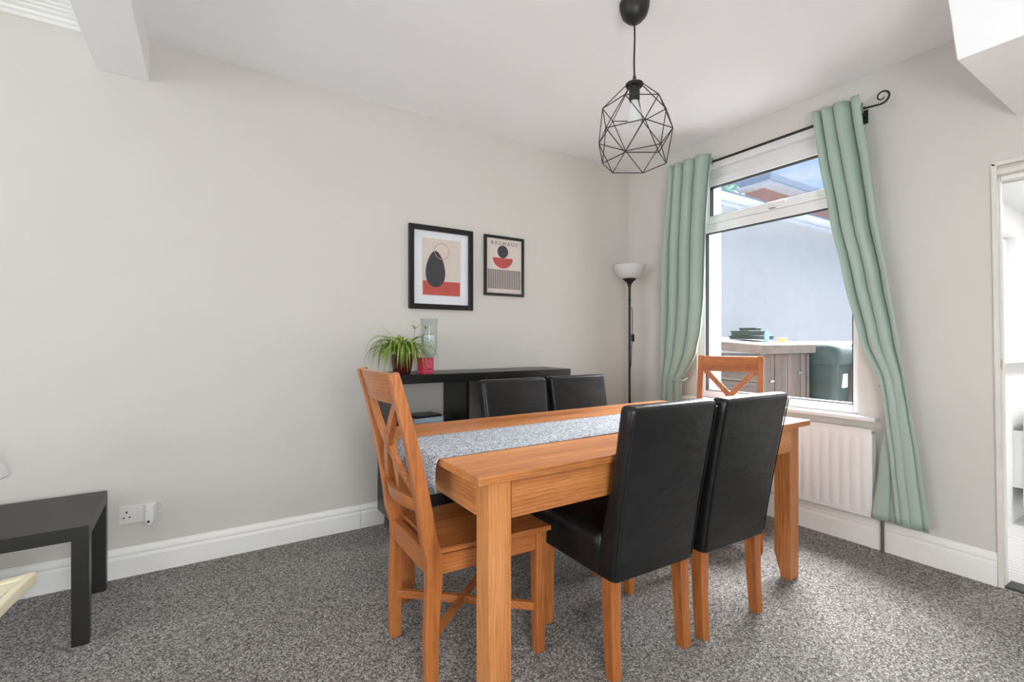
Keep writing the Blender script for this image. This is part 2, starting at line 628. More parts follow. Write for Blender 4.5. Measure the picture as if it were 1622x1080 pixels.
struct(MB().box(XF - 0.3, 0.0, YB - 0.2, 0.0, -0.2, 0.0).build('floor', 'carpet'), 'grey-brown flecked loop pile carpet')
struct(MB().box(XF - 0.3, XW, YB - 0.2, 0.25, CEIL, CEIL + 0.2).build('ceiling', 'ceiling_paint'))
struct(MB().box(XF - 0.3, XW, 0.0, 0.25, -0.2, CEIL).build('wall_left', 'wall_paint'))
struct(MB().box(XF - 0.3, XW, YB - 0.2, YB, -0.2, CEIL).build('wall_rear', 'wall_paint'))

# window wall (x = 0) with window opening and doorway
WY0, WY1, WZ0, WZ1 = -1.727, -0.68, 0.715, 2.40
DY0, DY1, DZ = -3.06, -2.238, 1.915
w = MB()
w.box(0, XW, WY1, 0.0, -0.2, CEIL)
w.box(0, XW, WY0, WY1, -0.2, WZ0)
w.box(0, XW, WY0, WY1, WZ1, CEIL)
w.box(0, XW, DY1, WY0, -0.2, CEIL)
w.box(0, XW, DY0, DY1, DZ, CEIL)
w.hexa([(0, -2.297, 0), (0.05, -2.297, 0), (0.05, DY1, 0), (0, DY1, 0)], [(0, -2.275, DZ), (0.05, -2.275, DZ), (0.05, DY1, DZ), (0, DY1, DZ)])
w.box(0, XW, YB, DY0, -0.2, CEIL)
w.box(0, XW, DY0, DY1, -0.2, -0.02)
struct(w.build('wall_right', 'wall_paint'))

# street-end wall with bay window opening behind the camera
w = MB()
w.box(XF - 0.25, XF, YB, -3.3, 0, CEIL)
w.box(XF - 0.25, XF, -0.5, 0, 0, CEIL)
w.box(XF - 0.25, XF, -3.3, -0.5, 0, 0.5)
w.box(XF - 0.25, XF, -3.3, -0.5, 2.45, CEIL)
struct(w.build('wall_front', 'wall_paint'))

# beam across the ceiling where the two rooms were knocked together
struct(MB().box(-3.515, -3.316, YB, 0.0, 2.403, CEIL).build('trim_1', 'ceiling_paint', bevel=0.004), 'white boxed ceiling beam')
# stair bulkhead over the doorway
b = MB()
b.hexa([(-0.785, YB, 2.148), (0.0, YB, 2.148), (0.0, -2.345, 2.148), (-0.785, -2.345, 2.148)],
       [(-0.915, YB, CEIL), (0.0, YB, CEIL), (0.0, -2.345, CEIL), (-0.915, -2.325, CEIL)])
struct(b.build('trim_2', 'ceiling_paint', bevel=0.004), 'white boxed stair bulkhead over the doorway')
# plaster cornice of the street-end room
prof = [(0.0, CEIL), (0.0, 2.552), (-0.02, 2.552), (-0.03, 2.562), (-0.045, 2.566), (-0.05, 2.575), (-0.075, 2.578), (-0.08, 2.584),
        (-0.10, 2.584), (-0.105, 2.590), (-0.125, 2.590), (-0.13, 2.595), (-0.16, 2.595), (-0.165, CEIL)]
struct(MB().prism(prof, 'x', XF, -3.515).build('trim_3', 'trim_white'), 'stepped white plaster cornice')

# baseboards with moulded top
BH = 0.138
bprof = [(0, 0), (-0.018, 0), (-0.018, 0.088), (-0.016, 0.096), (-0.012, 0.100), (-0.012, 0.104), (-0.015, 0.109), (-0.014, 0.118),
         (-0.008, 0.128), (-0.004, 0.132), (-0.003, BH), (0, BH)]
struct(MB().prism(bprof, 'x', -7.3, -2.297).build('baseboard_left', 'trim_white'))
struct(MB().prism(bprof, 'x', -2.295, -0.018).build('baseboard_left', 'trim_white'))
bprof2 = [(p[0], p[1] * 1.1) for p in bprof]
struct(MB().prism(bprof2, 'y', -2.288, -0.0).build('baseboard_right', 'trim_white'))

# doorway: architrave, lining and stops
dr = bpy.data.objects.new('door_1', None)
col.objects.link(dr)
dr['kind'] = 'structure'
dr['label'] = 'white painted door frame of the open kitchen doorway'
# slightly leaning left architrave and lining, as the worn old frame is
MB().hexa([(-0.020, -2.309, 0), (0.0, -2.309, 0), (0.0, -2.290, 0), (-0.020, -2.290, 0)],
          [(-0.020, -2.286, 1.94), (0.0, -2.286, 1.94), (0.0, -2.266, 1.955), (-0.020, -2.266, 1.955)]).build('architrave', 'trim_worn', dr, bevel=0.003)
MB().hexa([(-0.020, -3.10, 1.925), (0.0, -3.10, 1.925), (0.0, -2.266, 1.935), (-0.020, -2.266, 1.935)],
          [(-0.020, -3.10, 1.950), (0.0, -3.10, 1.950), (0.0, -2.266, 1.957), (-0.020, -2.266, 1.957)]).build('architrave', 'trim_worn', dr, bevel=0.003)
MB().hexa([(0.0005, -2.303, 0), (0.065, -2.303, 0), (0.065, -2.298, 0), (0.0005, -2.298, 0)],
          [(0.0005, -2.281, 1.93), (0.070, -2.281, 1.93), (0.070, -2.276, 1.93), (0.0005, -2.276, 1.93)]).build('jamb', 'trim_worn', dr, bevel=0.003)
MB().hexa([(0.030, -2.309, 0), (0.060, -2.309, 0), (0.060, -2.302, 0), (0.030, -2.302, 0)],
          [(0.030, -2.287, 1.90), (0.065, -2.287, 1.90), (0.065, -2.279, 1.90), (0.030, -2.279, 1.90)]).build('door_stop', 'trim_white', dr, bevel=0.002)
MB().box(-0.012, 0.075, -3.06, -2.282, 1.895, 1.92).build('head', 'trim_worn', dr, bevel=0.003)
MB().box(0.030, 0.075, -3.06, -2.288, 1.875, 1.895).build('door_stop', 'trim_white', dr, bevel=0.002)
MB().box(-0.012, 0.15, -3.06, -3.035, 0, 1.93).build('jamb', 'trim_worn', dr, bevel=0.003)
m = MB().box(0.002, 0.028, -2.2945, -2.290, 1.0, 1.045)
m.box(-0.006, 0.004, -2.298, -2.291, 1.008, 1.036)
m.build('strike_plate', 'brass_plate', dr)
struct(MB().box(0.0, 0.10, -3.035, -2.309, -0.02, 0.008).build('trim_4', 'threshold_dark', bevel=0.003), 'dark threshold strip of the kitchen doorway')
struct(MB().box(0.10, XW, -3.06, -2.238, -0.16, -0.005).build('trim_5', 'kitchen_vinyl'))

# ------------------------------------------------------------------ kitchen beyond the doorway
KY = -2.0
struct(MB().box(XW, 3.8, YB, KY + 0.2, -0.3, -0.15).build('floor_kitchen', 'kitchen_vinyl'))
w = MB()
KX0, KX1, KZ0, KZ1 = 0.62, 1.80, 1.05, 1.87
w.box(XW, KX0, KY, KY + 0.18, -0.3, 2.3)
w.box(KX1, 3.8, KY, KY + 0.18, -0.3, 2.3)
w.box(KX0, KX1, KY, KY + 0.18, -0.3, KZ0)
w.box(KX0, KX1, KY, KY + 0.18, KZ1, 2.3)
struct(w.build('wall_kitchen_side', 'kitchen_white'))
struct(MB().box(3.6, 3.8, YB, KY, -0.15, 2.3).build('wall_kitchen_end', 'kitchen_white'))
struct(MB().box(XW, 3.6, YB - 0.2, YB, -0.15, 2.3).build('wall_kitchen_rear', 'kitchen_white'))
# ceiling slopes down towards the yard side
struct(MB().hexa([(XW, YB, 2.32), (3.8, YB, 2.32), (3.8, KY + 0.18, 2.05), (XW, KY + 0.18, 2.05)],
                 [(XW, YB, 2.5), (3.8, YB, 2.5), (3.8, KY + 0.18, 2.30), (XW, KY + 0.18, 2.30)]).build('ceiling_kitchen', 'kitchen_white'))
kw = bpy.data.objects.new('window_2', None)
col.objects.link(kw)
kw['kind'] = 'structure'
kw['label'] = 'white kitchen casement window seen through the doorway'
fr = MB()
fr.box(KX0, KX0 + 0.05, KY + 0.05, KY + 0.12, KZ0, KZ1)
fr.box(KX1 - 0.05, KX1, KY + 0.05, KY + 0.12, KZ0, KZ1)
fr.box(KX0 + 0.05, KX1 - 0.05, KY + 0.05, KY + 0.12, KZ1 - 0.05, KZ1)
fr.box(KX0 + 0.05, KX1 - 0.05, KY + 0.05, KY + 0.12, KZ0, KZ0 + 0.05)
fr.box(KX0 + 0.05, KX1 - 0.05, KY + 0.05, KY + 0.12, 1.545, 1.61)
fr.build('frame', 'upvc', kw, bevel=0.004)


def yframe(x0, x1, z0, z1, t, ya, yb):
    q = MB()
    q.box(x0, x0 + t, ya, yb, z0, z1); q.box(x1 - t, x1, ya, yb, z0, z1)
    q.box(x0 + t, x1 - t, ya, yb, z0, z0 + t); q.box(x0 + t, x1 - t, ya, yb, z1 - t, z1)
    return q


yframe(KX0 + 0.05, KX1 - 0.05, 1.61, KZ1 - 0.05, 0.012, KY + 0.075, KY + 0.10).build('gasket', 'gasket', kw)
yframe(KX0 + 0.05, KX1 - 0.05, KZ0 + 0.05, 1.545, 0.04, KY + 0.035, KY + 0.11).build('sash', 'upvc', kw, bevel=0.004)
yframe(KX0 + 0.09, KX1 - 0.09, KZ0 + 0.09, 1.505, 0.012, KY + 0.06, KY + 0.10).build('gasket', 'gasket', kw)
MB().box(KX0 + 0.05, KX1 - 0.05, KY + 0.085, KY + 0.09, 1.61, KZ1 - 0.05).build('pane', 'window_glass', kw)
MB().box(KX0 + 0.09, KX1 - 0.09, KY + 0.085, KY + 0.09, KZ0 + 0.09, 1.505).build('pane', 'window_glass', kw)
MB().box(KX0 - 0.1, 2.4, KY - 0.09, KY, 0.985, 1.045).build('sill', 'upvc', kw, bevel=0.006)


def radiator(name, label, x0, y0, length, z0, z1, flutes, rz, depth=0.05, parts=True):
    """panel radiator; local x along the panel, front face towards -y, wall at y = depth"""
    r = thing(name, label, 'radiator', (x0, y0, 0), rz)
    h0, h1 = z0 + 0.028, z1 - 0.03
    pitch = length / flutes
    # front sheet: fluted profile in the middle, flat lips above and below
    prof = [(0.0, 0.0)]
    for k in range(flutes):
        a = k * pitch
        for u in range(8):
            prof.append((a + pitch * (u + 0.5) / 8, -0.0085 * max(0.0, math.sin(PI * (u + 0.5) / 8)) ** 0.7))
    prof += [(length, 0.0)]
    rings = []
    for z, s in ((z0, 0), (h0, 0), (h0 + 0.02, 1), (h1 - 0.02, 1), (h1, 0), (z1, 0)):
        rings.append([(p[0], p[1] * s, z) for p in prof] + [(length, 0.012, z), (0, 0.012, z)])
    MB().loft(rings).build('panel', 'radiator_white', r, smooth=True)
    tg = MB().box(-0.004, length + 0.004, -0.003, depth, z1, z1 + 0.012)
    tg.build('top_cover', 'radiator_white', r, bevel=0.002)
    for s in (0, 1):
        xx = length if s else -0.006
        MB().box(xx, xx + 0.006, -0.002, depth - 0.002, z0 + 0.02, z1 - 0.012).build('side_cover', 'radiator_white', r, bevel=0.002)
    MB().box(0.02, length - 0.02, 0.03, 0.04, z0 + 0.01, z1 - 0.01).build('rear_panel', 'radiator_white', r)
    if parts:
        vv = MB().tube([(length - 0.01, 0.02, z0 + 0.012), (length + 0.05, 0.02, z0 + 0.012)], 0.010)
        vv.tube([(length + 0.012, 0.02, z0 + 0.012), (length + 0.034, 0.02, z0 + 0.012)], 0.015, 6)
        vv.build('valve', 'chrome', r)
        MB().tube([(length + 0.045, 0.02, z0 + 0.02), (length + 0.045, 0.02, 0.0)], 0.0085).build('pipe', 'copper_pipe', r)
    return r


radiator('panel_radiator', 'small white fluted radiator beyond the kitchen doorway', 1.72, KY - 0.10, 1.1, -0.05, 0.585, 20, 0, parts=False)
kr = [o for o in bpy.data.objects if o.name == 'panel_radiator'][0]
m = MB().tube([(-0.03, 0.02, -0.02), (0.0, 0.02, -0.02)], 0.012)
m.tube([(-0.03, 0.02, 0.0), (-0.03, 0.02, -0.15)], 0.008)
m.tube([(-0.03, 0.02, -0.02), (-0.03, -0.02, -0.02)], 0.017)
m.build('valve', 'chrome', kr)
m = MB().tube([(-0.05, 0.03, 0.54), (0.0, 0.03, 0.54)], 0.008)
m.build('vent_plug', 'chrome', kr)
MB().box(0.0, 0.02, 0.05, 0.10, 0.1, 0.5).build('bracket', 'radiator_white', kr)

# ------------------------------------------------------------------ dining window
win = bpy.data.objects.new('window_1', None)
col.objects.link(win)
win['kind'] = 'structure'
win['label'] = 'white dining window with top-hung vent over a large fixed pane'
FX0, FX1 = 0.030, 0.095


def xframe(y0, y1, z0, z1, tl, tr, tb, tt, xa, xb):
    q = MB()
    q.box(xa, xb, y0, y0 + tl, z0, z1); q.box(xa, xb, y1 - tr, y1, z0, z1)
    q.box(xa, xb, y0 + tl, y1 - tr, z0, z0 + tb); q.box(xa, xb, y0 + tl, y1 - tr, z1 - tt, z1)
    return q


xframe(WY0, WY1, WZ0, WZ1, 0.040, 0.050, 0.052, 0.095, FX0, FX1).build('frame', 'upvc', win, bevel=0.005)
MB().box(FX0, FX1, WY0 + 0.04, WY1 - 0.05, 1.922, 1.985).build('transom', 'upvc', win, bevel=0.005)
# head trim over the frame, flush with the wall
MB().box(-0.014, 0.030, WY0 - 0.02, WY1 + 0.02, 2.366, 2.410).build('head_trim', 'upvc', win, bevel=0.003)
xframe(WY0 + 0.04, WY1 - 0.05, 1.985, 2.305, 0.048, 0.045, 0.052, 0.055, 0.010, 0.08).build('vent_sash', 'upvc', win, bevel=0.006)
xframe(WY0 + 0.088, WY1 - 0.095, 2.037, 2.25, 0.004, 0.004, 0.004, 0.004, 0.02, 0.06).build('gasket', 'gasket', win)
xframe(WY0 + 0.04, WY1 - 0.05, WZ0 + 0.052, 1.922, 0.005, 0.005, 0.005, 0.005, 0.035, 0.07).build('gasket', 'gasket', win)
MB().box(0.047, 0.052, WY0 + 0.088, WY1 - 0.095, 2.037, 2.25).build('pane', 'window_glass', win)
MB().box(0.047, 0.052, WY0 + 0.04, WY1 - 0.05, WZ0 + 0.052, 1.922).build('pane', 'window_glass', win)
hd = MB().box(-0.004, 0.010, -1.265, -1.225, 1.992, 2.022)
hd.box(-0.020, -0.004, -1.335, -1.23, 2.005, 2.024)
hd.build('handle', 'upvc', win, bevel=0.003)
MB().box(-0.006, 0.010, -1.262, -1.222, 1.984, 1.991).build('keyhole', 'chrome', win)
MB().box(-0.062, 0.030, -1.826, -0.58, 0.692, 0.716).build('sill', 'upvc', win, bevel=0.006)
# outer reveal lining and outside sill
MB().box(FX1, XW - 0.002, WY1 - 0.012, WY1, WZ0, WZ1).build('outer_reveal', 'upvc', win)
MB().box(FX1, XW + 0.05, WY0, WY1, WZ0 - 0.01, WZ0 + 0.03).build('outer_sill', 'gutter_white', win)

# ------------------------------------------------------------------ yard outside
GZ = -0.16
struct(MB().box(XW, 30, KY + 0.2, 24, GZ - 0.2, GZ).build('floor_yard', 'yard_concrete'))

nb = thing('house_extension', 'white rendered house extension with slate roof and pale gutter beyond the window', 'building', (0.3, 1.4, GZ))
MB().box(0.0, 12.0, 0.0, 3.0, 0.0, 3.42).build('wall', 'render_white', nb)
m = MB().hexa([(-0.2, -0.14, 3.40), (12.2, -0.14, 3.40), (12.2, 3.0, 4.55), (-0.2, 3.0, 4.55)],
              [(-0.2, -0.14, 3.50), (12.2, -0.14, 3.50), (12.2, 3.0, 4.65), (-0.2, 3.0, 4.65)])
m.build('roof', 'slate', nb)
m = MB().prism([(-0.22, 3.43), (-0.22, 3.36), (-0.18, 3.33), (-0.14, 3.33), (-0.12, 3.36), (-0.12, 3.44)], 'x', -0.2, 12.2)
m.build('gutter', 'gutter_white', nb)
MB().box(0.0, 12.0, -0.12, 0.0, 3.28, 3.40).build('fascia', 'gutter_white', nb)
MB().tube([(2.42, -0.08, 3.33), (2.42, -0.08, 0.0)], 0.05, 12).build('downpipe', 'gutter_white', nb)
MB().tube([(2.42, -0.08, 1.62), (2.42, -0.08, 1.56)], 0.062, 12).build('pipe_collar', 'slate', nb)

fh = thing('brick_house', 'far brick house corner with pale soffit above the slates', 'building', (17.07, 8.5, GZ))
MB().box(0.0, 10.0, 0.0, 8.0, 0.0, 7.85).build('wall', 'brick_red', fh)
MB().box(-0.55, 10.5, -0.55, 8.5, 7.85, 7.97).build('soffit', 'gutter_white', fh)
MB().box(-0.62, 10.6, -0.62, 8.6, 7.97, 8.24).build('gutter', 'slate_pale', fh)
m = MB().hexa([(-0.6, -0.6, 8.24), (10.6, -0.6, 8.24), (10.6, 8.6, 8.24), (-0.6, 8.6, 8.24)],
              [(3.4, 3.6, 10.2), (7.0, 3.6, 10.2), (7.0, 4.2, 10.2), (3.4, 4.2, 10.2)])
m.build('roof', 'slate', fh)

random.seed(5)
tr = thing('garden_tree', 'pale green tree crown showing between the roofs', 'tree', (12.2, 7.6, GZ))
MB().tube([(0, 0, 0), (0.1, 0, 3.0), (0.0, 0.1, 5.8)], [0.16, 0.12, 0.06], 8).build('trunk', 'fascia_wood', tr)
lf = MB()
for k in range(900):
    a, e2, rr = random.uniform(0, 2 * PI), random.uniform(-0.6, 1.0), random.uniform(0.4, 1.1)
    c = Vector((math.cos(a) * math.cos(e2) * rr, math.sin(a) * math.cos(e2) * rr, 6.0 + math.sin(e2) * rr))
    u = Vector((random.gauss(0, 1), random.gauss(0, 1), random.gauss(0, 1))).normalized()
    v2 = u.orthogonal().normalized()
    lf.add([c - u * 0.1, c + v2 * 0.05, c + u * 0.1, c - v2 * 0.05], [(0, 1, 2, 3)])
lf.build('foliage', 'moss_leaf', tr, kind='stuff')

# shed (bin store) with sloping felt lid
SX0, SX1, SY0, SY1 = 1.04, 1.83, -0.57, 0.75
sh = thing('bin_store', 'weathered wooden garden store with felt lid outside the window', 'shed', (0, 0, GZ))
ht = 1.0 - GZ
npl = 7
pw = (SX1 - SX0) / npl
for k in range(npl):
    dx = SX0 + k * pw
    MB().box(dx + 0.003, dx + pw - 0.003, SY0 + (0.004 if k % 2 else 0.0), SY0 + 0.02, 0.02, ht + 0.01).build('plank', 'shed_wood_z', sh, bevel=0.002)
nh = 9
for k in range(nh):
    z = 0.02 + k * (ht / nh)
    MB().box(SX0 - 0.02, SX0, SY0 + 0.0, SY1, z + 0.003, z + ht / nh - 0.003).build('plank', 'shed_wood_y', sh, bevel=0.002)
MB().box(SX0, SX1, SY0 + 0.02, SY1, 0.0, ht - 0.02).build('carcass', 'fascia_wood', sh)
MB().box(SX1 - 0.02, SX1 + 0.02, SY0 - 0.015, SY0 + 0.02, 0, ht).build('corner_post', 'shed_wood_z', sh)
lidz0 = 1.035 - GZ
m = MB().hexa([(SX0 - 0.04, SY0 - 0.04, lidz0), (SX1 + 0.05, SY0 - 0.04, lidz0), (SX1 + 0.05, SY1 + 0.05, lidz0 + 0.10), (SX0 - 0.04, SY1 + 0.05, lidz0 + 0.10)],
              [(SX0 - 0.04, SY0 - 0.04, lidz0 + 0.062), (SX1 + 0.05, SY0 - 0.04, lidz0 + 0.062), (SX1 + 0.05, SY1 + 0.05, lidz0 + 0.175), (SX0 - 0.04, SY1 + 0.05, lidz0 + 0.175)])
m.build('lid', 'felt', sh, bevel=0.004)
m = MB().box(SX0 - 0.055, SX1 + 0.06, SY0 - 0.055, SY0 - 0.04, lidz0 - 0.02, lidz0 + 0.055)
m.build('lid_fascia', 'fascia_wood', sh)
m = MB().hexa([(SX0 - 0.055, SY0 - 0.0395, lidz0 - 0.02), (SX0 - 0.041, SY0 - 0.0395, lidz0 - 0.02), (SX0 - 0.04, SY1 + 0.05, lidz0 + 0.08), (SX0 - 0.055, SY1 + 0.05, lidz0 + 0.08)],
              [(SX0 - 0.055, SY0 - 0.0395, lidz0 + 0.055), (SX0 - 0.041, SY0 - 0.0395, lidz0 + 0.055), (SX0 - 0.04, SY1 + 0.05, lidz0 + 0.165), (SX0 - 0.055, SY1 + 0.05, lidz0 + 0.165)])
m.build('lid_fascia', 'fascia_wood', sh)
MB().box(SX0 + 0.13, SX0 + 0.19, SY0 - 0.014, SY0, 0.92, 0.935).build('hinge', 'chrome', sh)
MB().box(SX1 - 0.17, SX1 - 0.08, SY0 - 0.014, SY0, 0.98, 0.995).build('hinge', 'chrome', sh)


def lid_z(y):
    return lidz0 + 0.0625 + GZ + 0.113 * (y - (SY0 - 0.04)) / (SY1 - SY0 + 0.09)


def crate(name, label, cat, x, y, z, sx, sy, h, mat, tilt=0.0):
    q = MB()
    q.hexa([(-sx / 2, -sy / 2, 0), (sx / 2, -sy / 2, 0), (sx / 2, sy / 2, 0), (-sx / 2, sy / 2, 0)],
           [(-sx / 2 - 0.002, -sy / 2 - 0.002, h), (sx / 2 + 0.002, -sy / 2 - 0.002, h), (sx / 2 + 0.002, sy / 2 + 0.002, h), (-sx / 2 - 0.002, sy / 2 + 0.002, h)])
    q.box(-sx / 2 - 0.008, sx / 2 + 0.008, -sy / 2 - 0.008, sy / 2 + 0.008, h - 0.010, h)
    o = q.build(name, mat, bevel=0.003)
    o.location = (x, y, z)
    o.rotation_euler = (0, 0, tilt)
    return tag(o, label, cat)


cy_ = 0.1
crate('plastic_tray', 'flat dark green tray lowest on the garden store lid', 'tray', 1.60, -0.15, lid_z(0.02) , 0.34, 0.28, 0.035, 'bin_green', 0.1)
crate('plastic_crate', 'squat dark green crate on the flat tray on the garden store', 'crate', 1.58, -0.13, lid_z(0.02) + 0.036, 0.26, 0.2, 0.05, 'crate_green', -0.1)
crate('storage_box', 'thin dark box topmost of the pile on the garden store', 'box', 1.63, -0.12, lid_z(0.02) + 0.087, 0.18, 0.15, 0.03, 'crate_green', 0.25)
crate('card_box', 'small yellow box on the garden store lid beside the green tray', 'box', 1.68, -0.42, lid_z(-0.36), 0.07, 0.06, 0.045, 'box_yellow', 0.3)
m = MB().lathe([(0.022, 0), (0.022, 0.09), (0.009, 0.11), (0.009, 0.13)], n=12)
bt = m.build('spray_bottle', 'bottle_blue', smooth=True)
bt.location = (1.47, -0.38, lid_z(-0.36))
tag(bt, 'small blue bottle standing on the garden store lid', 'bottle')


def wheelie_bin(x, y, rz, body, label):
    r = thing('wheelie_bin', label, 'bin', (x, y, GZ), rz, 'wheelie bins in the yard')
    r.scale = (1, 1, 1.12)
    rings = []
    for z, hx, hy in ((0.06, 0.20, 0.24), (0.25, 0.215, 0.255), (0.95, 0.26, 0.32)):
        rings.append(rrect(0, 0, z, hx, hy, 0.05))
    MB().loft(rings).build('body', body, r, smooth=True)
    rings = [rrect(0, 0, z, 0.285 - s, 0.35 - s, 0.09) for z, s in ((0.95, 0.0), (1.02, 0.0), (1.09, 0.02), (1.13, 0.06), (1.15, 0.14))]
    MB().loft(rings).build('lid', body, r, smooth=True)
    for s in (-1, 1):
        MB().tube([(s * 0.19, 0.26, 0.1), (s * 0.25, 0.26, 0.1)], 0.1, 18).build('wheel', 'gasket', r)
    MB().tube([(-0.2, 0.37, 1.0), (0.2, 0.37, 1.0)], 0.018, 8).build('handle', body, r)
    MB().box(-0.06, 0.08, -0.315, -0.3, 0.74, 0.86).build('sticker', 'sticker_white', r)
    return r


wheelie_bin(2.20, -0.42, 0.15, 'bin_green', 'dark green wheelie bin right beside the garden store')
wheelie_bin(2.84, -0.60, 0.1, 'bin_brown', 'brown wheelie bin next to the dark green bin')
wheelie_bin(3.46, -0.50, 0.05, 'bin_grey', 'grey wheelie bin behind the brown bin')

# ------------------------------------------------------------------ dining radiator
radiator('panel_radiator', 'white fluted panel radiator under the dining window sill', -0.062, -0.78, 1.03, 0.178, 0.640, 20, -PI / 2)

# ------------------------------------------------------------------ dining table
TX0, TX1, TY0, TY1 = -2.446, -0.640, -1.778, -0.875
tb = thing('dining_table', 'rectangular orange pine dining table with square tapered-foot legs', 'table', ((TX0 + TX1) / 2, (TY0 + TY1) / 2, 0))
hx, hy = (TX1 - TX0) / 2, (TY1 - TY0) / 2
MB().box(-hx, hx, -hy, hy, 0.726, 0.752).build('tabletop', 'pine_x', tb, bevel=0.003)
LX, LY = hx - 0.049, hy - 0.030
for sx in (-1, 1):
    for sy in (-1, 1):
        x0, x1 = sx * LX, sx * (LX - 0.076)
        y0, y1 = sy * LY, sy * (LY - 0.076)
        q = MB()
        rings = []
        for z, k in ((0.726, 0.0), (0.115, 0.0), (0.0, 0.034)):
            rings.append([(x0, y0, z), (x1 - 0.0 + sx * k * 0.0, y0, z), (x1, y1 + sy * k, z), (x0, y1 + sy * k, z)])
        q.loft(rings).build('leg', 'pine_z', tb, bevel=0.002)
AZ = 0.610
for sy in (-1, 1):
    MB().box(-LX + 0.076, LX - 0.076, sy * (LY - 0.008) - 0.011, sy * (LY - 0.008) + 0.004, AZ, 0.726).build('apron', 'pine_x', tb)
for sx in (-1, 1):
    MB().box(sx * (LX - 0.008) - 0.011, sx * (LX - 0.008) + 0.004, -LY + 0.076, LY - 0.076, AZ, 0.726).build('apron', 'pine_y', tb)

# runner: thin cloth lying along the table, drooping over both ends
RY0, RY1 = -1.520, -1.165
pts = []
zt = 0.7545
for t in range(13):
    pts.append((TX0 - 0.006 + (TX1 - TX0 + 0.012) * t / 12, zt))
prof = [(TX0 - 0.010, 0.64), (TX0 - 0.016, 0.68), (TX0 - 0.015, 0.72), (TX0 - 0.012, 0.742), (TX0 - 0.006, zt - 0.001)] + pts[1:-1] + \
       [(TX1 + 0.006, zt - 0.001), (TX1 + 0.012, 0.742), (TX1 + 0.015, 0.72), (TX1 + 0.016, 0.68), (TX1 + 0.010, 0.65)]
q = MB()
rows = []
for k in range(9):
    s = k / 8
    y = RY0 + (RY1 - RY0) * s
    row = []
    for i, (x, z) in enumerate(prof):
        dz = 0.0
        dy = 0.0
        if i < 4:
            dz = 0.02 * s * (4 - i) / 4
            x = x - 0.006 * math.sin(s * 9) * (4 - i) / 4
            dy = 0.010 * (4 - i) / 4 * (1 - s)
        row.append((x, y + dy, z + dz))
    rows.append(row)
rn_ = q.loft(rows, cap=False, closed=False).build('table_runner', 'runner_melange', smooth=True)
sm = rn_.modifiers.new('thickness', 'SOLIDIFY'); sm.thickness = 0.0022; sm.offset = 0
tag(rn_, 'flecked grey cloth runner lying along the pine table', 'table runner')


# ------------------------------------------------------------------ black upholstered chairs
def leather_chair(label, group=None):
    r = thing('upholstered_chair', label, 'chair', (0, 0, 0), 0, group)
    ZB, ZT, LEAN = 0.335, 0.924, 0.096
    rings = []
    N = 12
    for k in range(N + 1):
        t = k / N
        z = ZB + (ZT - 0.02 - ZB) * t
        yr = -LEAN * t ** 1.15
        th = 0.105 - 0.040 * min(1, t * 1.6)
        hw = 0.196 + 0.013 * t
        rings.append(rrect(0, yr + th / 2, z, hw, th / 2, 0.024))
    yr, th, hw = -LEAN, 0.065, 0.209
    for dz, s in ((0.010, 0.002), (0.017, 0.007), (0.020, 0.015), (0.021, 0.026)):
        rings.append(rrect(0, yr + th / 2, ZT - 0.02 + dz, hw - s, th / 2 - s * 0.9, max(0.004, 0.024 - s * 0.8)))
    rings.insert(0, rrect(0, 0.0525, ZB - 0.008, 0.186, 0.043, 0.02))
    MB().loft(rings).build('backrest', 'black_leather', r, smooth=True)
    rings = []
    for z, s in ((0.330, 0.012), (0.340, 0.002), (0.38, 0.0), (0.43, -0.003), (0.462, 0.0), (0.476, 0.010), (0.482, 0.026), (0.4845, 0.06)):
        rings.append(rrect(0, 0.255, z, 0.205 - s, 0.192 - s, 0.03))
    MB().loft(rings).build('seat', 'black_leather', r, smooth=True)
    for s in (-1, 1):
        pts = []
        for k in range(9):
            t = k / 8
            pts.append((s * (0.187 + 0.012 * t), -LEAN * t ** 1.15 + 0.0005, ZB + 0.012 + (ZT - 0.035 - ZB) * t))
        MB().tube(pts, 0.0026, 6).build('seam_piping', 'black_leather', r, smooth=True)
    for s in (-1, 1):
        # rear legs sweep back a little
        pts = [(s * 0.170, 0.040, 0.36), (s * 0.170, 0.040, 0.28), (s * 0.172, 0.036, 0.15), (s * 0.173, 0.026, 0.0)]
        MB().bar(pts, [0.046, 0.046, 0.042, 0.038], [0.046, 0.046, 0.043, 0.040], (1, 0, 0)).build('leg', 'leg_oak_z', r, bevel=0.003)
        pts = [(s * 0.172, 0.410, 0.36), (s * 0.172, 0.410, 0.0)]
        MB().bar(pts, [0.044, 0.036], [0.044, 0.036], (1, 0, 0)).build('leg', 'leg_oak_z', r, bevel=0.003)
    return r


G = 'black chairs around the pine table'
ch = leather_chair('black leather chair, back turned, standing beside the small wooden cross-back chair end of the table', G)
ch['label'] = 'black leather chair on the open carpet side of the table, nearer the lamp-table end'
ch.location = (-1.760, -1.805, 0); ch.rotation_euler = (0, 0, -0.03)
specs = [
    (-1.315, -1.824, -0.022, 'black leather chair on the open carpet side of the table, nearer the window'),
    (-1.662, -0.795, PI + 0.0, 'black leather chair between table and sideboard, nearer the plant'),
    (-1.212, -0.790, PI - 0.02, 'black leather chair between table and sideboard, nearer the floor lamp'),
]
ch['label'] = 'black leather chair on the open carpet side of the table, nearer the white socket'
for x, y, rz, lab in specs:
    c = copy_tree(ch)
    c.location = (x, y, 0); c.rotation_euler = (0, 0, rz); c['label'] = lab


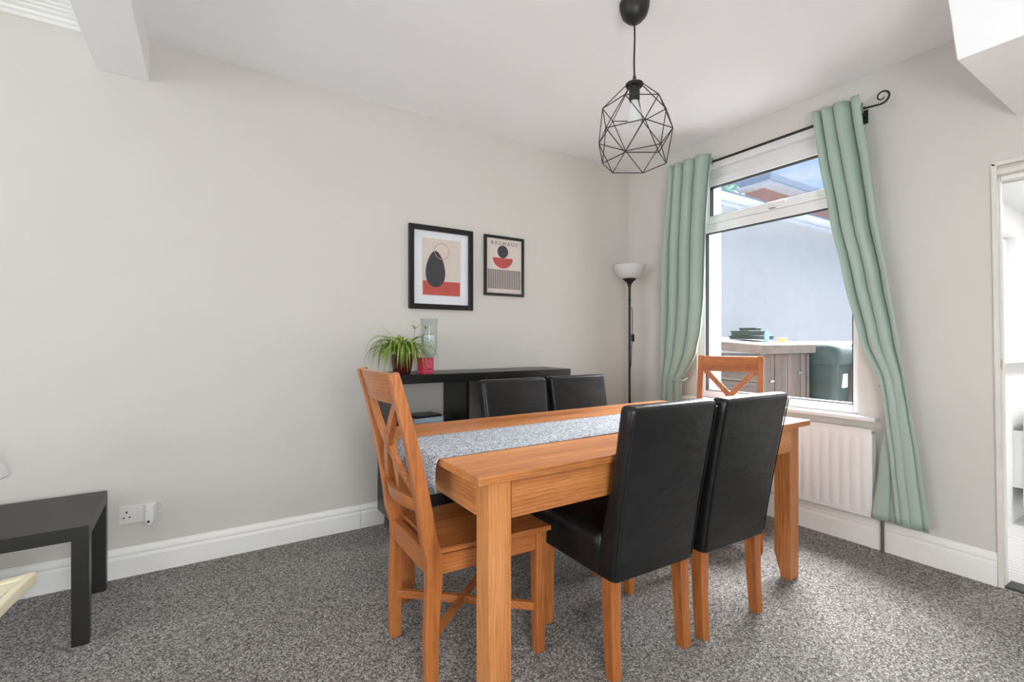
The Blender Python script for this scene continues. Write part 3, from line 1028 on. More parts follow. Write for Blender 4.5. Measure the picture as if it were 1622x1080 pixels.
# ------------------------------------------------------------------ wooden cross-back chairs
def cross_chair(label, group=None):
    r = thing('crossback_chair', label, 'chair', (0, 0, 0), 0, group)
    HW = 0.178
    ZT = 1.030

    def back_y(z):
        # rear post centre line: upright below the seat, sweeping back above it
        if z < 0.42: return 0.0
        t = (z - 0.42) / (ZT - 0.42)
        return -0.125 * (0.55 * t + 0.45 * t * t) * 1.0
    for s in (-1, 1):
        zs = [0.0, 0.2, 0.38, 0.44, 0.50, 0.58, 0.68, 0.80, 0.92, ZT]
        pts = [(s * HW, back_y(z) + (0.01 if 0.3 < z < 0.5 else 0), z) for z in zs]
        dep = [0.040, 0.046, 0.052, 0.054, 0.052, 0.048, 0.044, 0.040, 0.036, 0.032]
        MB().bar(pts, 0.034, dep, (1, 0, 0)).build('rear_leg', 'chair_pine_z', r, bevel=0.003)

    # curved rails between the posts
    def rail(z0, z1, curve, name, mat='chair_pine_x', thick=0.020):
        rings = []
        for k in range(11):
            t = k / 10 * 2 - 1
            x = t * (HW - 0.015)
            dy = -curve * (1 - t * t)
            ring = []
            for (zz, yy) in ((z0, -1), (z1, -1), (z1, 1), (z0, 1)):
                ring.append((x, back_y(zz) + dy + yy * thick / 2, zz))
            rings.append(ring)
        MB().loft(rings).build(name, mat, r, bevel=0.002)
    rail(0.930, ZT, 0.016, 'top_rail')
    rail(0.578, 0.622, 0.028, 'bottom_rail')
    # crossing slats
    for s in (-1, 1):
        pts = []
        for k in range(9):
            t = k / 8
            x = s * (HW - 0.032) * (1 - 2 * t)
            z = 0.618 + (0.935 - 0.618) * t
            dy = -0.022 * (1 - (2 * t - 1) ** 2) * 1.0
            pts.append((x, back_y(z) + dy + (0.0 if s < 0 else 0.001), z))
        MB().bar(pts, 0.034, 0.020 if s < 0 else 0.018, (1, 0, 0.0001)).build('cross_slat', 'chair_pine_z', r, bevel=0.002)
    # seat and rails under it
    MB().hexa([(-0.185, 0.028, 0.440), (0.185, 0.028, 0.440), (0.215, 0.455, 0.440), (-0.215, 0.455, 0.440)],
              [(-0.185, 0.028, 0.458), (0.185, 0.028, 0.458), (0.215, 0.455, 0.458), (-0.215, 0.455, 0.458)]).build('seat', 'chair_pine_y', r, bevel=0.004)
    for s in (-1, 1):
        MB().bar([(s * HW, 0.02, 0.408), (s * 0.190, 0.40, 0.408)], 0.020, 0.062, (1, 0, 0)).build('seat_rail', 'chair_pine_y', r)
    MB().box(-HW + 0.01, HW - 0.01, -0.012, 0.012, 0.378, 0.452).build('seat_rail', 'chair_pine_x', r)
    MB().box(-0.18, 0.18, 0.395, 0.415, 0.378, 0.440).build('seat_rail', 'chair_pine_x', r)
    for s in (-1, 1):
        MB().bar([(s * 0.188, 0.415, 0.44), (s * 0.188, 0.415, 0.0)], [0.044, 0.036], [0.044, 0.036], (1, 0, 0)).build('front_leg', 'chair_pine_z', r, bevel=0.003)
    # diagonal stretchers
    MB().bar([(-HW + 0.01, 0.01, 0.165), (0.182, 0.405, 0.165)], 0.028, 0.022, (0, 0, 1)).build('stretcher', 'chair_pine_y', r, bevel=0.002)
    MB().bar([(HW - 0.01, 0.01, 0.168), (-0.182, 0.405, 0.168)], 0.026, 0.020, (0, 0, 1)).build('stretcher', 'chair_pine_y', r, bevel=0.002)
    return r


wc = cross_chair('orange pine cross-back chair at the table end, seat pushed under the drooping runner', 'wooden cross-back chairs')
wc.location = (-2.470, -1.325, 0); wc.rotation_euler = (0, 0, -PI / 2 - 0.01)
c = copy_tree(wc)
c.location = (-0.300, -1.13, 0); c.rotation_euler = (0, 0, 2.06)
c['label'] = 'orange pine cross-back chair standing askew between the table and the window'

# ------------------------------------------------------------------ sideboard and what stands on it
SBX0, SBX1, SBY0, SBY1, SBZ = -2.195, -0.942, -0.355, -0.022, 0.937
sb = thing('console_sideboard', 'long black open-backed sideboard against the wall', 'sideboard', ((SBX0 + SBX1) / 2, (SBY0 + SBY1) / 2, 0))
sx2, sy2 = (SBX1 - SBX0) / 2, (SBY1 - SBY0) / 2
MB().box(-sx2, sx2, -sy2, sy2, SBZ - 0.05, SBZ).build('top', 'black_lacquer', sb, bevel=0.003)
for x in (-sx2, -0.185 - 0.0, 0.165, sx2 - 0.02):
    MB().box(x, x + 0.02, -sy2 + 0.005, sy2, 0.10, SBZ - 0.05).build('upright', 'black_lacquer', sb)
MB().box(-sx2 + 0.02, sx2 - 0.02, -sy2 + 0.005, sy2, 0.10, 0.125).build('base_board', 'black_lacquer', sb)
for a, b_ in ((-sx2 + 0.02, -0.185), (-0.165, 0.165), (0.185, sx2 - 0.02)):
    MB().box(a, b_, -sy2 + 0.008, sy2, 0.575, 0.595).build('shelf', 'black_lacquer', sb)
for x in (-sx2 + 0.04, sx2 - 0.04):
    for y in (-sy2 + 0.05, sy2 - 0.05):
        MB().lathe([(0.016, 0.0), (0.016, 0.1)], (x, y, 0), 14).build('foot', 'chrome', sb)

# disc cases lying on the left shelf
z = 0.595
for k, (h, mat, lab, sx_, sy_, rz) in enumerate([
    (0.026, 'case_dark', 'dark case lowest of the stack on the sideboard shelf', 0.20, 0.15, 0.05),
    (0.022, 'case_white', 'white case second from the bottom of the stack on the sideboard shelf', 0.19, 0.14, -0.04),
    (0.030, 'case_blue', 'pale blue case third from the bottom of the stack on the sideboard shelf', 0.19, 0.14, 0.03),
    (0.014, 'case_dark', 'dark thin case topmost of the stack on the sideboard shelf', 0.17, 0.135, 0.12)]):
    q = MB().box(-sx_ / 2, sx_ / 2, -sy_ / 2, sy_ / 2, 0.0005, h - 0.003)
    q.box(-sx_ / 2 + 0.004, sx_ / 2, -sy_ / 2 + 0.003, sy_ / 2 - 0.003, h - 0.003, h - 0.0005)
    o = q.build('disc_case', mat, bevel=0.001)
    o.location = (-1.965, -0.2, z); o.rotation_euler = (0, 0, rz)
    tag(o, lab, 'case', 'stack of cases on the sideboard shelf')
    z += h

# spider plant
random.seed(11)
pl = thing('spider_plant', 'bushy spider plant in a dark red pot on the sideboard', 'plant', (-2.10, -0.195, SBZ))
pot = MB().lathe([(0.045, 0.0), (0.052, 0.01), (0.066, 0.09), (0.070, 0.105), (0.070, 0.115), (0.062, 0.115), (0.060, 0.10)], n=28)
pot.build('pot', 'pot_glaze', pl, smooth=True)
MB().lathe([(0.060, 0.098), (0.03, 0.104), (0.004, 0.106)], n=20).build('soil', 'soil', pl, smooth=True)


def leaf(pts, wmax):
    pts = [Vector(p) for p in pts]
    q = MB()
    n = len(pts)
    rows = []
    for i, p in enumerate(pts):
        t = (pts[min(i + 1, n - 1)] - pts[max(i - 1, 0)]).normalized()
        side = t.cross(Vector((0, 0, 1)))
        side = side.normalized() if side.length > 0.05 else Vector((1, 0, 0))
        f = i / (n - 1)
        wd = wmax * (0.55 + 0.45 * math.sin(PI * min(1, f * 1.3))) * (1 - f ** 3) + 0.0006
        up = side.cross(t)
        rows.append([tuple(p - side * wd / 2 + up * wd * 0.2), tuple(p), tuple(p + side * wd / 2 + up * wd * 0.2)])
    q.loft(rows, cap=False, closed=False)
    return q.build('leaf', 'leaf_green', pl, smooth=True)


def arch(az, length, elev, droop, n=9, r0=0.012):
    # leaf leaving the crown at elevation elev and bending down as it goes
    p = Vector((math.cos(az) * r0, math.sin(az) * r0, 0.100))
    pts = [p.copy()]
    e = elev
    ds = length / (n - 1)
    for i in range(n - 1):
        p = p + Vector((math.cos(az) * math.cos(e), math.sin(az) * math.cos(e), math.sin(e))) * ds
        p.z = max(p.z, 0.012)
        pts.append(p.copy())
        e -= droop / (n - 1) * (0.5 + i / (n - 1))
        e = max(e, -1.45)
    return pts


cam_r = math.radians(57.41 - 90)     # azimuth of the picture's right in plan, used only as the plant's own zero
for az, ln, el, dp in ((cam_r + PI, 0.27, 1.35, 1.3), (cam_r + PI + 0.2, 0.31, 1.2, 2.6), (cam_r + PI - 0.3, 0.17, 0.95, 2.9),
                       (cam_r + 0.1, 0.20, 1.2, 0.9), (cam_r - 0.2, 0.21, 0.9, 3.0), (cam_r + 0.4, 0.22, 1.05, 2.8)):
    leaf(arch(az, ln, el, dp, n=12), 0.013)
made = 0
while made < 120:
    pts = arch(random.uniform(0, 2 * PI), random.uniform(0.20, 0.36), random.uniform(0.8, 1.45), random.uniform(3.8, 5.2), n=12)
    # leaves hang clear of the glass and the candle jar beside the pot
    if any(math.hypot(p.x - 2.10 + 1.895, p.y - 0.195 + 0.115) < 0.066 or (math.hypot(p.x - 2.10 + 1.968, p.y - 0.195 + 0.235) < 0.060 and p.z < 0.11) for p in pts):
        continue
    leaf(pts, random.uniform(0.009, 0.015))
    made += 1
# long stem with plantlets
sp = [(0.02, 0.0, 0.11), (0.05, -0.02, 0.19), (0.09, -0.05, 0.222), (0.13, -0.08, 0.232), (0.155, -0.09, 0.236)]
MB().tube(sp, 0.0016, 6).build('runner_stem', 'leaf_green', pl)
for c0 in ((0.072, -0.02, 0.262), (0.125, -0.06, 0.262)):
    for k in range(5):
        a = k * 1.256
        leaf([Vector(c0) + Vector((math.cos(a), math.sin(a), 0.9)) * d for d in (0, 0.012, 0.024, 0.034)], 0.006)
    MB().tube([(c0[0], c0[1], c0[2]), (c0[0] * 0.8 + 0.008, c0[1] * 0.8, 0.21)], 0.0012, 5).build('runner_stem', 'leaf_green', pl)

# red candle jar
cj = thing('candle_jar', 'square red glass candle jar on the sideboard beside the plant', 'candle', (-1.968, -0.235, SBZ), 0.2)
rings = [rrect(0, 0, z, 0.036, 0.036, 0.006, 3) for z in (0.0, 0.092)]
inner = [rrect(0, 0, z, 0.0325, 0.0325, 0.005, 3) for z in (0.092, 0.008)]
MB().loft(rings + inner).build('jar', 'candle_red', cj)
MB().box(-0.031, 0.031, -0.031, 0.031, 0.008, 0.07).build('wax', 'candle_label', cj)
MB().box(-0.023, 0.023, -0.0368, -0.0361, 0.014, 0.080).build('label', 'candle_label', cj)
q = MB().box(-0.004, 0.004, -0.0374, -0.0369, 0.055, 0.063)
for k in range(5):
    q.box(-0.02 + k * 0.0085, -0.014 + k * 0.0085, -0.0374, -0.0369, 0.02, 0.029)
q.build('label_print', 'candle_print', cj)

# hurricane glass
hg = MB().lathe([(0.045, 0.0), (0.045, 0.004), (0.012, 0.012), (0.011, 0.05), (0.018, 0.075), (0.040, 0.11), (0.050, 0.16), (0.050, 0.22), (0.049, 0.28),
                 (0.056, 0.335), (0.0545, 0.335), (0.0475, 0.28), (0.0485, 0.22), (0.0485, 0.16), (0.0385, 0.112), (0.016, 0.08), (0.003, 0.072)], n=32)
hgt = thing('hurricane_glass', 'tall clear footed hurricane glass with candle on the sideboard', 'vase', (-1.895, -0.115, SBZ))
hg.build('glass', 'clear_glass', hgt, smooth=True)
MB().lathe([(0.032, 0.112), (0.036, 0.12), (0.036, 0.225), (0.030, 0.232), (0.004, 0.230)], n=24).build('candle', 'white_plastic', hgt, smooth=True)


# ------------------------------------------------------------------ framed prints on the left wall
def frame(name, label, x0, x1, z0, z1, fw, ft, mat_w):
    r = thing(name, label, 'picture', ((x0 + x1) / 2, 0, z0))
    W, H = x1 - x0, z1 - z0
    q = yframe(-W / 2, W / 2, 0, H, fw, -ft, -0.002)
    q.build('frame', 'black_lacquer', r, bevel=0.0025)
    MB().box(-W / 2 + fw - 0.002, W / 2 - fw + 0.002, -0.010, -0.002, fw - 0.002, H - fw + 0.002).build('backing', 'mount_board' if mat_w else 'poster_paper', r)
    return r, W, H


pa, W, H = frame('framed_print', 'black framed abstract print in a wide white mount', -1.993, -1.533, 1.338, 1.884, 0.034, 0.026, True)
pw_, ph_ = 0.275, 0.375
pz = H / 2 + 0.005
MB().box(-pw_ / 2, pw_ / 2, -0.0125, -0.010, pz - ph_ / 2, pz + ph_ / 2).build('print_sheet', 'poster_cream', pa)
# generic stand-in artwork: a tall charcoal rounded form over a red band
MB().box(-pw_ / 2 + 0.004, pw_ / 2 - 0.004, -0.0132, -0.0125, pz - ph_ / 2 + 0.004, pz - ph_ / 2 + 0.096).build('print_band', 'poster_red', pa)


def poly(pts, y0, y1, name, mat, par):
    MB().prism(pts, 'y', y0, y1).build(name, mat, par)


sh_ = []
for k in range(28):
    a = 2 * PI * k / 28
    sh_.append((-0.045 + 0.068 * math.cos(a) * (1.0 - 0.25 * math.sin(a)), pz - 0.012 + 0.120 * math.sin(a)))
poly(sh_, -0.0138, -0.0132, 'print_form', 'poster_charcoal', pa)
ring = []
for k in range(33):
    a = 2 * PI * k / 32
    ring.append(((0.0 + 0.052 * math.cos(a)), -0.0134, (pz + 0.108 + 0.052 * math.sin(a))))
MB().tube(ring, 0.0022, 6).build('print_ring', 'poster_pink', pa)

pb, W2, H2 = frame('framed_print', 'narrow black framed print reading BAUHAUS above a black disc and red half disc', -1.441, -1.107, 1.453, 1.880, 0.019, 0.022, False)
me = text_mesh('BAUHAUS', 0.036, 1.55)
me.materials.clear(); me.materials.append(MATS['poster_charcoal'])
to = bpy.data.objects.new('lettering', me)
col.objects.link(to)
to.parent = pb
to.location = (0.0, -0.0106, H2 - 0.052)
to.rotation_euler = (PI / 2, 0, 0)
cxp = -0.012
poly([(cxp + 0.045 * math.cos(2 * PI * k / 32), 0.317 + 0.045 * math.sin(2 * PI * k / 32)) for k in range(32)], -0.0108, -0.010, 'print_disc', 'poster_charcoal', pb)
poly([(cxp - 0.084, 0.272)] + [(cxp + 0.084 * math.cos(PI + PI * k / 20), 0.272 + 0.074 * math.sin(PI + PI * k / 20)) for k in range(1, 20)] + [(cxp + 0.084, 0.272)],
     -0.0108, -0.010, 'print_half_disc', 'poster_red', pb)
for k in range(19):
    x = -0.132 + k * 0.264 / 18
    MB().box(x - 0.0036, x + 0.0036, -0.0108, -0.010, 0.050, 0.188).build('print_stripe', 'poster_charcoal', pb)
q = MB()
for k in range(22):
    if k not in (6, 7, 15, 16):
        q.box(-0.135 + k * 0.0122, -0.1275 + k * 0.0122, -0.0107, -0.010, 0.029, 0.0325)
q.build('print_caption', 'poster_pink', pb)

# ------------------------------------------------------------------ curtains and rod
ROD_X, ROD_Z = -0.085, 2.388
rod = thing('curtain_rod', 'thin black iron curtain rod with scroll finials above the window', 'curtain rod', (ROD_X, -1.15, ROD_Z))
MB().tube([(0, -0.64, 0), (0, 0.60, 0)], 0.008, 10).build('pole', 'black_metal', rod)


def scroll(s, y0):
    pts = [(0, y0, 0), (0, y0 + s * 0.03, -0.004), (0, y0 + s * 0.065, -0.008)]
    cy2, cz2 = y0 + s * 0.088, 0.028
    for k in range(22):
        a = math.radians(-100 + 20 * k) if s > 0 else math.radians(-80 - 20 * k)
        rr = 0.038 * (1 - 0.72 * k / 21)
        pts.append((0, cy2 + rr * math.cos(a), cz2 + rr * math.sin(a)))
    MB().tube(pts, [0.0055] * 6 + [0.0055 - 0.003 * i / (len(pts) - 6) for i in range(len(pts) - 6)], 8).build('finial', 'black_metal', rod, smooth=True)


scroll(-1, -0.63)
for y in (-0.612, 0.575):
    q = MB().lathe([(0.004, 0), (0.016, 0.004), (0.012, 0.02), (0.018, 0.03), (0.006, 0.036)], n=14)
    o = q.build('collar', 'black_metal', rod, smooth=True)
    o.location = (0, y + 0.018, 0); o.rotation_euler = (PI / 2, 0, 0)
    q = MB().tube([(0.0, y, -0.004), (0.045, y, -0.012), (0.085, y, -0.02)], 0.006, 8)
    q.box(0.079, 0.085, y - 0.012, y + 0.012, -0.055, 0.02)
    q.build('bracket', 'black_metal', rod)


def interp(tab, z):
    tab = sorted(tab)
    if z <= tab[0][0]: return tab[0][1]
    for (a, va), (b, vb) in zip(tab, tab[1:]):
        if z <= b:
            t = (z - a) / (b - a)
            t = t * t * (3 - 2 * t) * 0.35 + t * 0.65
            return va + (vb - va) * t
    return tab[-1][1]


def curtain_sheet(z0, z1, left, right, folds, amp, xoff, nz=48, ns=120, phase=0.0, power=1.0, zcut=None):
    rows = []
    for k in range(nz + 1):
        t = k / nz
        z = z1 + (z0 - z1) * t
        yl, yr = interp(left, z), interp(right, z)
        a = interp(amp, z)
        xo = interp(xoff, z)
        row = []
        for i in range(ns + 1):
            s = i / ns
            ph = 2 * PI * folds * s ** power + phase + 0.5 * math.sin(z * 2.1 + s * 4)
            wv = 1.0 - 2.0 * abs(math.sin(ph / 2)) ** 0.6 + 0.12 * math.sin(5.3 * s * folds + z * 3)
            y = yl + (yr - yl) * s + 0.010 * math.sin(ph) * (1 - abs(2 * s - 1))
            zz = z + (zcut(s) if (zcut and t > 0.98) else 0.0)
            row.append((xo + a * wv, y, zz))
        rows.append(row)
    return MB().loft(rows, cap=False, closed=False)


def curtain(name, label, loc, sheets):
    r = thing(name, label, 'curtain', loc, 0, 'sage green eyelet curtains')
    for nm, q in sheets:
        q.v = [(a - loc[0], b - loc[1], c - loc[2]) for a, b, c in q.v]
        o = q.build(nm, 'curtain_sage', r, smooth=True)
        sm = o.modifiers.new('thickness', 'SOLIDIFY'); sm.thickness = 0.0025; sm.offset = 0
    return r


def eyelet(par, y, z, x):
    pts = [(0.024 * math.cos(a), 0, 0.024 * math.sin(a)) for a in [2 * PI * k / 20 for k in range(21)]]
    o = MB().tube(pts, 0.004, 6).build('eyelet', 'eyelet_metal', par, smooth=True)
    o.location = (x - par.location.x, y - par.location.y, z - par.location.z)
    o.rotation_euler = (0, 0, 0.35)


RL = [(2.448, -1.545), (2.18, -1.577), (1.822, -1.636), (1.476, -1.706), (1.127, -1.781), (0.928, -1.868), (0.765, -1.887), (0.507, -1.914), (0.202, -1.938)]
RR = [(2.44, -1.792), (2.352, -1.802), (2.063, -1.839), (1.772, -1.867), (1.453, -1.914), (1.127, -1.956), (0.936, -1.982), (0.779, -2.003), (0.534, -2.038), (0.215, -2.074)]
main = curtain_sheet(0.195, 2.44, RL, RR, 3.5, [(0.2, 0.008), (0.7, 0.014), (1.0, 0.024), (1.5, 0.036), (2.44, 0.034)],
                     [(0.2, -0.115), (0.9, -0.106), (2.44, ROD_X - 0.046)], phase=0.6, power=0.8)
FL = [(0.80, -1.880), (0.749, -1.886), (0.496, -1.859), (0.19, -1.825)]
FR = [(0.80, -1.920), (0.749, -1.925), (0.479, -1.950), (0.19, -1.965)]
flap = curtain_sheet(0.19, 0.80, FL, FR, 1.5, [(0.19, 0.010), (0.8, 0.006)], [(0.19, -0.088), (0.8, -0.080)], nz=20, ns=40, phase=1.0)
# below the tie the leading edge opens away from the radiator
rc = curtain('eyelet_curtain', 'sage green curtain slanting away past the radiator towards the doorway', (ROD_X, -1.85, 0.19), [('panel', main), ('lower_flap', flap)])
MB().tube([(0.02, 0.00, 0.70), (-0.012, -0.018, 0.695), (-0.034, -0.065, 0.69), (-0.028, -0.12, 0.685), (0.03, -0.14, 0.69)], 0.004, 6).build('tieback_hook', 'black_metal', rc) if False else None
MB().tube([(0.085, -0.012, 0.715), (0.02, -0.008, 0.712), (0.012, -0.006, 0.70)], 0.006, 8).build('tieback_hook', 'black_metal', rc)
eyelet(rc, -1.783, ROD_Z, ROD_X - 0.012)

LL = [(2.44, -0.541), (2.137, -0.514), (1.805, -0.479), (1.32, -0.461), (0.929, -0.436), (0.632, -0.412), (0.2, -0.40)]
LR = [(2.44, -0.905), (2.397, -0.903), (2.185, -0.876), (1.924, -0.856), (1.616, -0.841), (1.438, -0.831), (1.216, -0.801), (1.034, -0.754), (0.93, -0.69), (0.845, -0.625),
      (0.78, -0.617), (0.656, -0.629), (0.2, -0.65)]
mainl = curtain_sheet(0.195, 2.44, LL, LR, 4.0, [(0.2, 0.020), (0.6, 0.016), (0.86, 0.014), (1.1, 0.032), (1.6, 0.040), (2.44, 0.034)],
                      [(0.2, -0.09), (0.9, -0.10), (2.44, ROD_X - 0.046)], phase=1.4, power=0.75)
lc = curtain('eyelet_curtain', 'sage green curtain gathered at a tie beside the floor lamp corner', (ROD_X, -0.6, 0.19), [('panel', mainl)])
MB().tube([(0.08, 0.17, 0.675), (0.0, 0.155, 0.67), (-0.045, 0.10, 0.66), (-0.045, 0.02, 0.65), (-0.01, -0.025, 0.645), (0.05, -0.02, 0.66)], 0.007, 8).build('tieback', 'curtain_sage', lc)
eyelet(lc, -0.87, ROD_Z, ROD_X - 0.012)

# ------------------------------------------------------------------ floor lamp in the corner
LXY = (-0.205, -0.202)
fl = thing('floor_lamp', 'slim black floor lamp with white bowl shade in the corner', 'lamp', (LXY[0], LXY[1], 0))
MB().lathe([(0.125, 0.0), (0.125, 0.012), (0.11, 0.022), (0.02, 0.030), (0.014, 0.04)], n=32).build('base', 'black_metal', fl, smooth=True)
MB().lathe([(0.0095, 0.03), (0.0095, 1.58)], n=12).build('pole', 'black_metal', fl, smooth=True)
for z in (0.55, 1.07, 1.45):
    MB().lathe([(0.0115, z), (0.0115, z + 0.02)], n=12).build('pole_joint', 'black_metal', fl, smooth=True)
MB().lathe([(0.012, 1.565), (0.016, 1.585), (0.028, 1.606), (0.052, 1.625), (0.054, 1.632), (0.045, 1.632)], n=28).build('shade_cup', 'black_plastic', fl, smooth=True)
MB().lathe([(0.050, 1.630), (0.078, 1.648), (0.102, 1.675), (0.118, 1.705), (0.127, 1.738), (0.124, 1.738), (0.114, 1.706), (0.098, 1.678), (0.075, 1.652), (0.040, 1.636)], n=36).build('shade', 'frosted_shade', fl, smooth=True)
cord = MB().tube([(0.008, -0.010, 1.40), (0.018, -0.012, 1.38), (0.018, -0.012, 1.22), (0.012, -0.014, 1.12), (0.006, -0.012, 0.95), (-0.02, -0.02, 0.88), (-0.028, -0.02, 0.7), (-0.03, 0.0, 0.35), (-0.025, 0.05, 0.03)], 0.003, 6)
cord.build('cord', 'black_plastic', fl)
MB().box(0.008, 0.032, -0.024, -0.006, 1.125, 1.185).build('switch', 'black_plastic', fl, bevel=0.004)

# ------------------------------------------------------------------ pendant lamp
PX, PY = -1.507, -1.469
pe = thing('pendant_lamp', 'black wire geometric cage pendant hanging over the table', 'lamp', (PX, PY, 1.9))
Fv = Vector((math.cos(YAW), math.sin(YAW), 0)); Rv = Vector((math.sin(YAW), -math.cos(YAW), 0))


def ringpts(r, a0, z):
    out = []
    for k in range(6):
        a = math.radians(a0 + 60 * k)
        out.append(Rv * (r * math.cos(a)) + Fv * (r * math.sin(a)) + Vector((0, 0, z - 1.9)))
    return out


R0 = ringpts(0.139, 0, 1.905)
R1 = ringpts(0.162, -30, 2.023)
R2 = ringpts(0.139, 0, 2.143)
R3 = ringpts(0.034, 0, 2.246)
wr = 0.0021


def wires(name, pairs):
    q = MB()
    for a, b in pairs:
        q.tube([a, b], wr, 6)
    q.build(name, 'black_metal', pe, smooth=True)


for rg in (R0, R1, R2):
    wires('wire_ring', [(rg[k], rg[(k + 1) % 6]) for k in range(6)])
for k in range(6):
    wires('wire_strut', [(R0[k], R1[k]), (R0[k], R1[(k + 1) % 6])])
    wires('wire_strut', [(R2[k], R1[k]), (R2[k], R1[(k + 1) % 6])])
    wires('wire_strut', [(R2[k], R3[k])])
MB().lathe([(0.034, 0.338), (0.038, 0.342), (0.038, 0.350), (0.024, 0.356), (0.008, 0.368), (0.006, 0.385)], n=20).build('lamp_holder_cap', 'black_plastic', pe, smooth=True)
MB().lathe([(0.021, 0.275), (0.023, 0.285), (0.023, 0.338)], n=20).build('lamp_holder', 'black_plastic', pe, smooth=True)
MB().lathe([(0.002, 0.165), (0.018, 0.170), (0.028, 0.186), (0.031, 0.205), (0.028, 0.228), (0.020, 0.255), (0.016, 0.276)], n=24).build('bulb', 'frosted_shade', pe, smooth=True)
MB().tube([(0, 0, 0.38), (-0.002, 0, 0.45), (0.002, 0.0, 0.55), (0, 0, 0.63)], 0.0038, 8).build('cord', 'black_plastic', pe, smooth=True)
MB().lathe([(0.006, 0.606), (0.012, 0.614), (0.030, 0.622), (0.052, 0.645), (0.062, 0.675), (0.065, 0.70)], n=32).build('ceiling_cup', 'black_plastic', pe, smooth=True)

# ------------------------------------------------------------------ double socket with plugged-in white device
so = thing('wall_socket', 'white double wall socket beside the black side table', 'socket', (-3.36, 0, 0.294))
MB().box(-0.073, 0.073, -0.010, 0.0, -0.043, 0.043).build('plate', 'socket_white', so, bevel=0.003)
for x in (-0.012, 0.012):
    MB().hexa([(x - 0.006, -0.015, 0.012), (x + 0.006, -0.015, 0.012), (x + 0.006, -0.010, 0.012), (x - 0.006, -0.010, 0.012)],
              [(x - 0.006, -0.012, 0.032), (x + 0.006, -0.012, 0.032), (x + 0.006, -0.010, 0.032), (x - 0.006, -0.010, 0.032)]).build('rocker_switch', 'socket_white', so)
for x in (-0.042, 0.045):
    q = MB().box(x - 0.003, x + 0.003, -0.0106, -0.0095, 0.008, 0.018)
    q.box(x - 0.015, x - 0.007, -0.0106, -0.0095, -0.014, -0.009)
    q.box(x + 0.007, x + 0.015, -0.0106, -0.0095, -0.014, -0.009)
    q.build('pin_hole', 'gasket', so)
dv = thing('plug_in_device', 'white rounded plug-in device in the double wall socket', 'device', (-3.312, -0.0115, 0.294))
rings = [rrect(0, -0.02, z, hx_, 0.018, 0.016) for z, hx_ in ((0.045, 0.014), (0.043, 0.019), (0.0, 0.021), (-0.03, 0.022), (-0.043, 0.018), (-0.052, 0.012))]
MB().loft(rings).build('body', 'white_plastic', dv, smooth=True)
q = MB().lathe([(0.006, 0), (0.006, 0.002)], n=16)
o = q.build('sensor', 'poster_charcoal', dv); o.location = (-0.003, -0.0385, -0.036); o.rotation_euler = (PI / 2, 0, 0)
cb = [(0.012, -0.015, 0.045), (0.026, -0.008, 0.052), (0.046, -0.004, 0.046), (0.054, -0.004, 0.024), (0.046, -0.006, 0.004), (0.03, -0.012, -0.004)]
MB().tube(cb, 0.0018, 6).build('cable', 'white_plastic', dv)

# ------------------------------------------------------------------ black side table, lamp and cream frame at the left
st = thing('side_table', 'square black side table with block legs against the wall', 'table', (-3.728, -0.338, 0), 0.03)
hs = 0.272
MB().box(-hs, hs, -0.252, 0.252, 0.392, 0.442).build('tabletop', 'black_foil', st, bevel=0.0015)
for s in (-1, 1):
    for u in (-1, 1):
        MB().box(s * hs, s * (hs - 0.05), u * 0.252, u * 0.202, 0.0, 0.392).build('leg', 'black_foil', st, bevel=0.0015)

tl = thing('table_lamp', 'white cone-shaded table lamp on the black side table', 'lamp', (-3.835, -0.33, 0.442))
MB().lathe([(0.06, 0.0), (0.06, 0.008), (0.02, 0.018), (0.008, 0.03)], n=28).build('base', 'white_plastic', tl, smooth=True)
MB().lathe([(0.007, 0.02), (0.007, 0.30)], n=12).build('stem', 'white_plastic', tl, smooth=True)
MB().lathe([(0.112, 0.166), (0.116, 0.172), (0.110, 0.185), (0.050, 0.305), (0.047, 0.305), (0.106, 0.183), (0.108, 0.168)], n=36).build('shade', 'white_plastic', tl, smooth=True)

# cream moulded frame poking into view beside the side table
cf = thing('moulded_frame', 'cream moulded plastic frame with a pointed corner beside the black side table', 'frame', (-3.80, -0.86, 0))


def cfp(x, y, z):
    return (x + 3.80, y + 0.86, z)


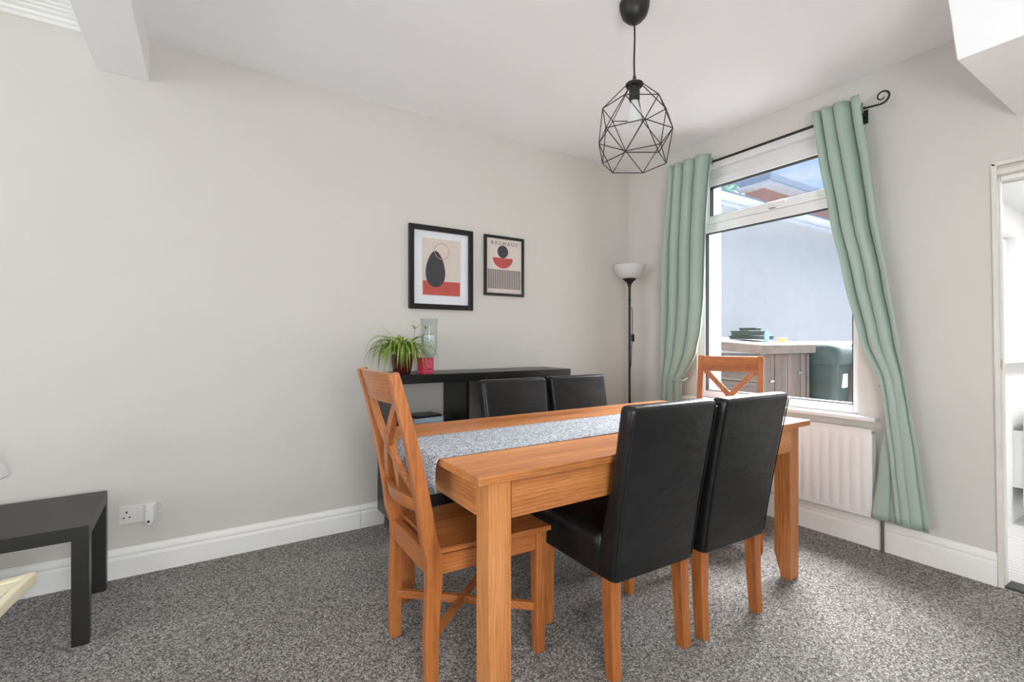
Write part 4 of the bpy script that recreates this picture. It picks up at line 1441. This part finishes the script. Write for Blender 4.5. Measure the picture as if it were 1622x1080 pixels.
MB().bar([cfp(-3.566, -0.76, 0.348), cfp(-3.66, -0.78, 0.345), cfp(-3.98, -0.80, 0.345)], [0.034, 0.030, 0.03], [0.035, 0.034, 0.034], (0, 0, 1)).build('rail', 'cream_plastic', cf, bevel=0.007, seg=3)
MB().bar([cfp(-3.560, -0.757, 0.350), cfp(-3.578, -0.86, 0.348), cfp(-3.60, -1.05, 0.345)], [0.040, 0.040, 0.036], [0.022, 0.024, 0.024], (0, 0, 1)).build('rail', 'cream_plastic', cf, bevel=0.007, seg=3)
MB().prism([(cfp(-3.58, 0, 0)[0], cfp(0, -0.79, 0)[1]), (cfp(-3.70, 0, 0)[0], cfp(0, -0.80, 0)[1]), (cfp(-3.70, 0, 0)[0], cfp(0, -0.845, 0)[1]), (cfp(-3.60, 0, 0)[0], cfp(0, -0.87, 0)[1])], 'z', 0.352, 0.358).build('corner_plate', 'cream_plastic', cf)
MB().bar([cfp(-3.60, -1.05, 0.345), cfp(-3.98, -1.06, 0.345)], 0.032, 0.03, (0, 0, 1)).build('rail', 'cream_plastic', cf, bevel=0.006, seg=3)
for x, y in ((-3.90, -0.80), (-3.96, -0.80), (-3.90, -1.058), (-3.96, -1.058)):
    MB().bar([cfp(x, y, 0.335), cfp(x - 0.02, y, 0.0)], 0.03, 0.03, (1, 0, 0)).build('leg', 'cream_plastic', cf, bevel=0.004)

# ------------------------------------------------------------------ sub-parts go under the part they belong to
SUB = {'seam_piping': 'backrest', 'pin_hole': 'plate', 'rocker_switch': 'plate', 'switch': 'cord', 'lettering': 'backing', 'print_disc': 'backing',
       'print_half_disc': 'backing', 'print_stripe': 'backing', 'print_caption': 'backing', 'print_band': 'print_sheet', 'print_form': 'print_sheet',
       'print_ring': 'print_sheet', 'label_print': 'label', 'bulb': 'lamp_holder', 'eyelet': 'panel', 'pipe': 'valve', 'strike_plate': 'jamb',
       'keyhole': 'handle', 'pipe_collar': 'downpipe', 'sensor': 'body', 'cable': 'body', 'sticker': 'body', 'soil': 'pot'}


def base_name(o):
    return o.name.split('.')[0]


for top in [o for o in bpy.data.objects if o.parent is None and len(o.children)]:
    kids = list(top.children)
    for k in kids:
        want = SUB.get(base_name(k))
        if want:
            host = [h for h in kids if base_name(h) == want]
            if host:
                k.parent = host[0]
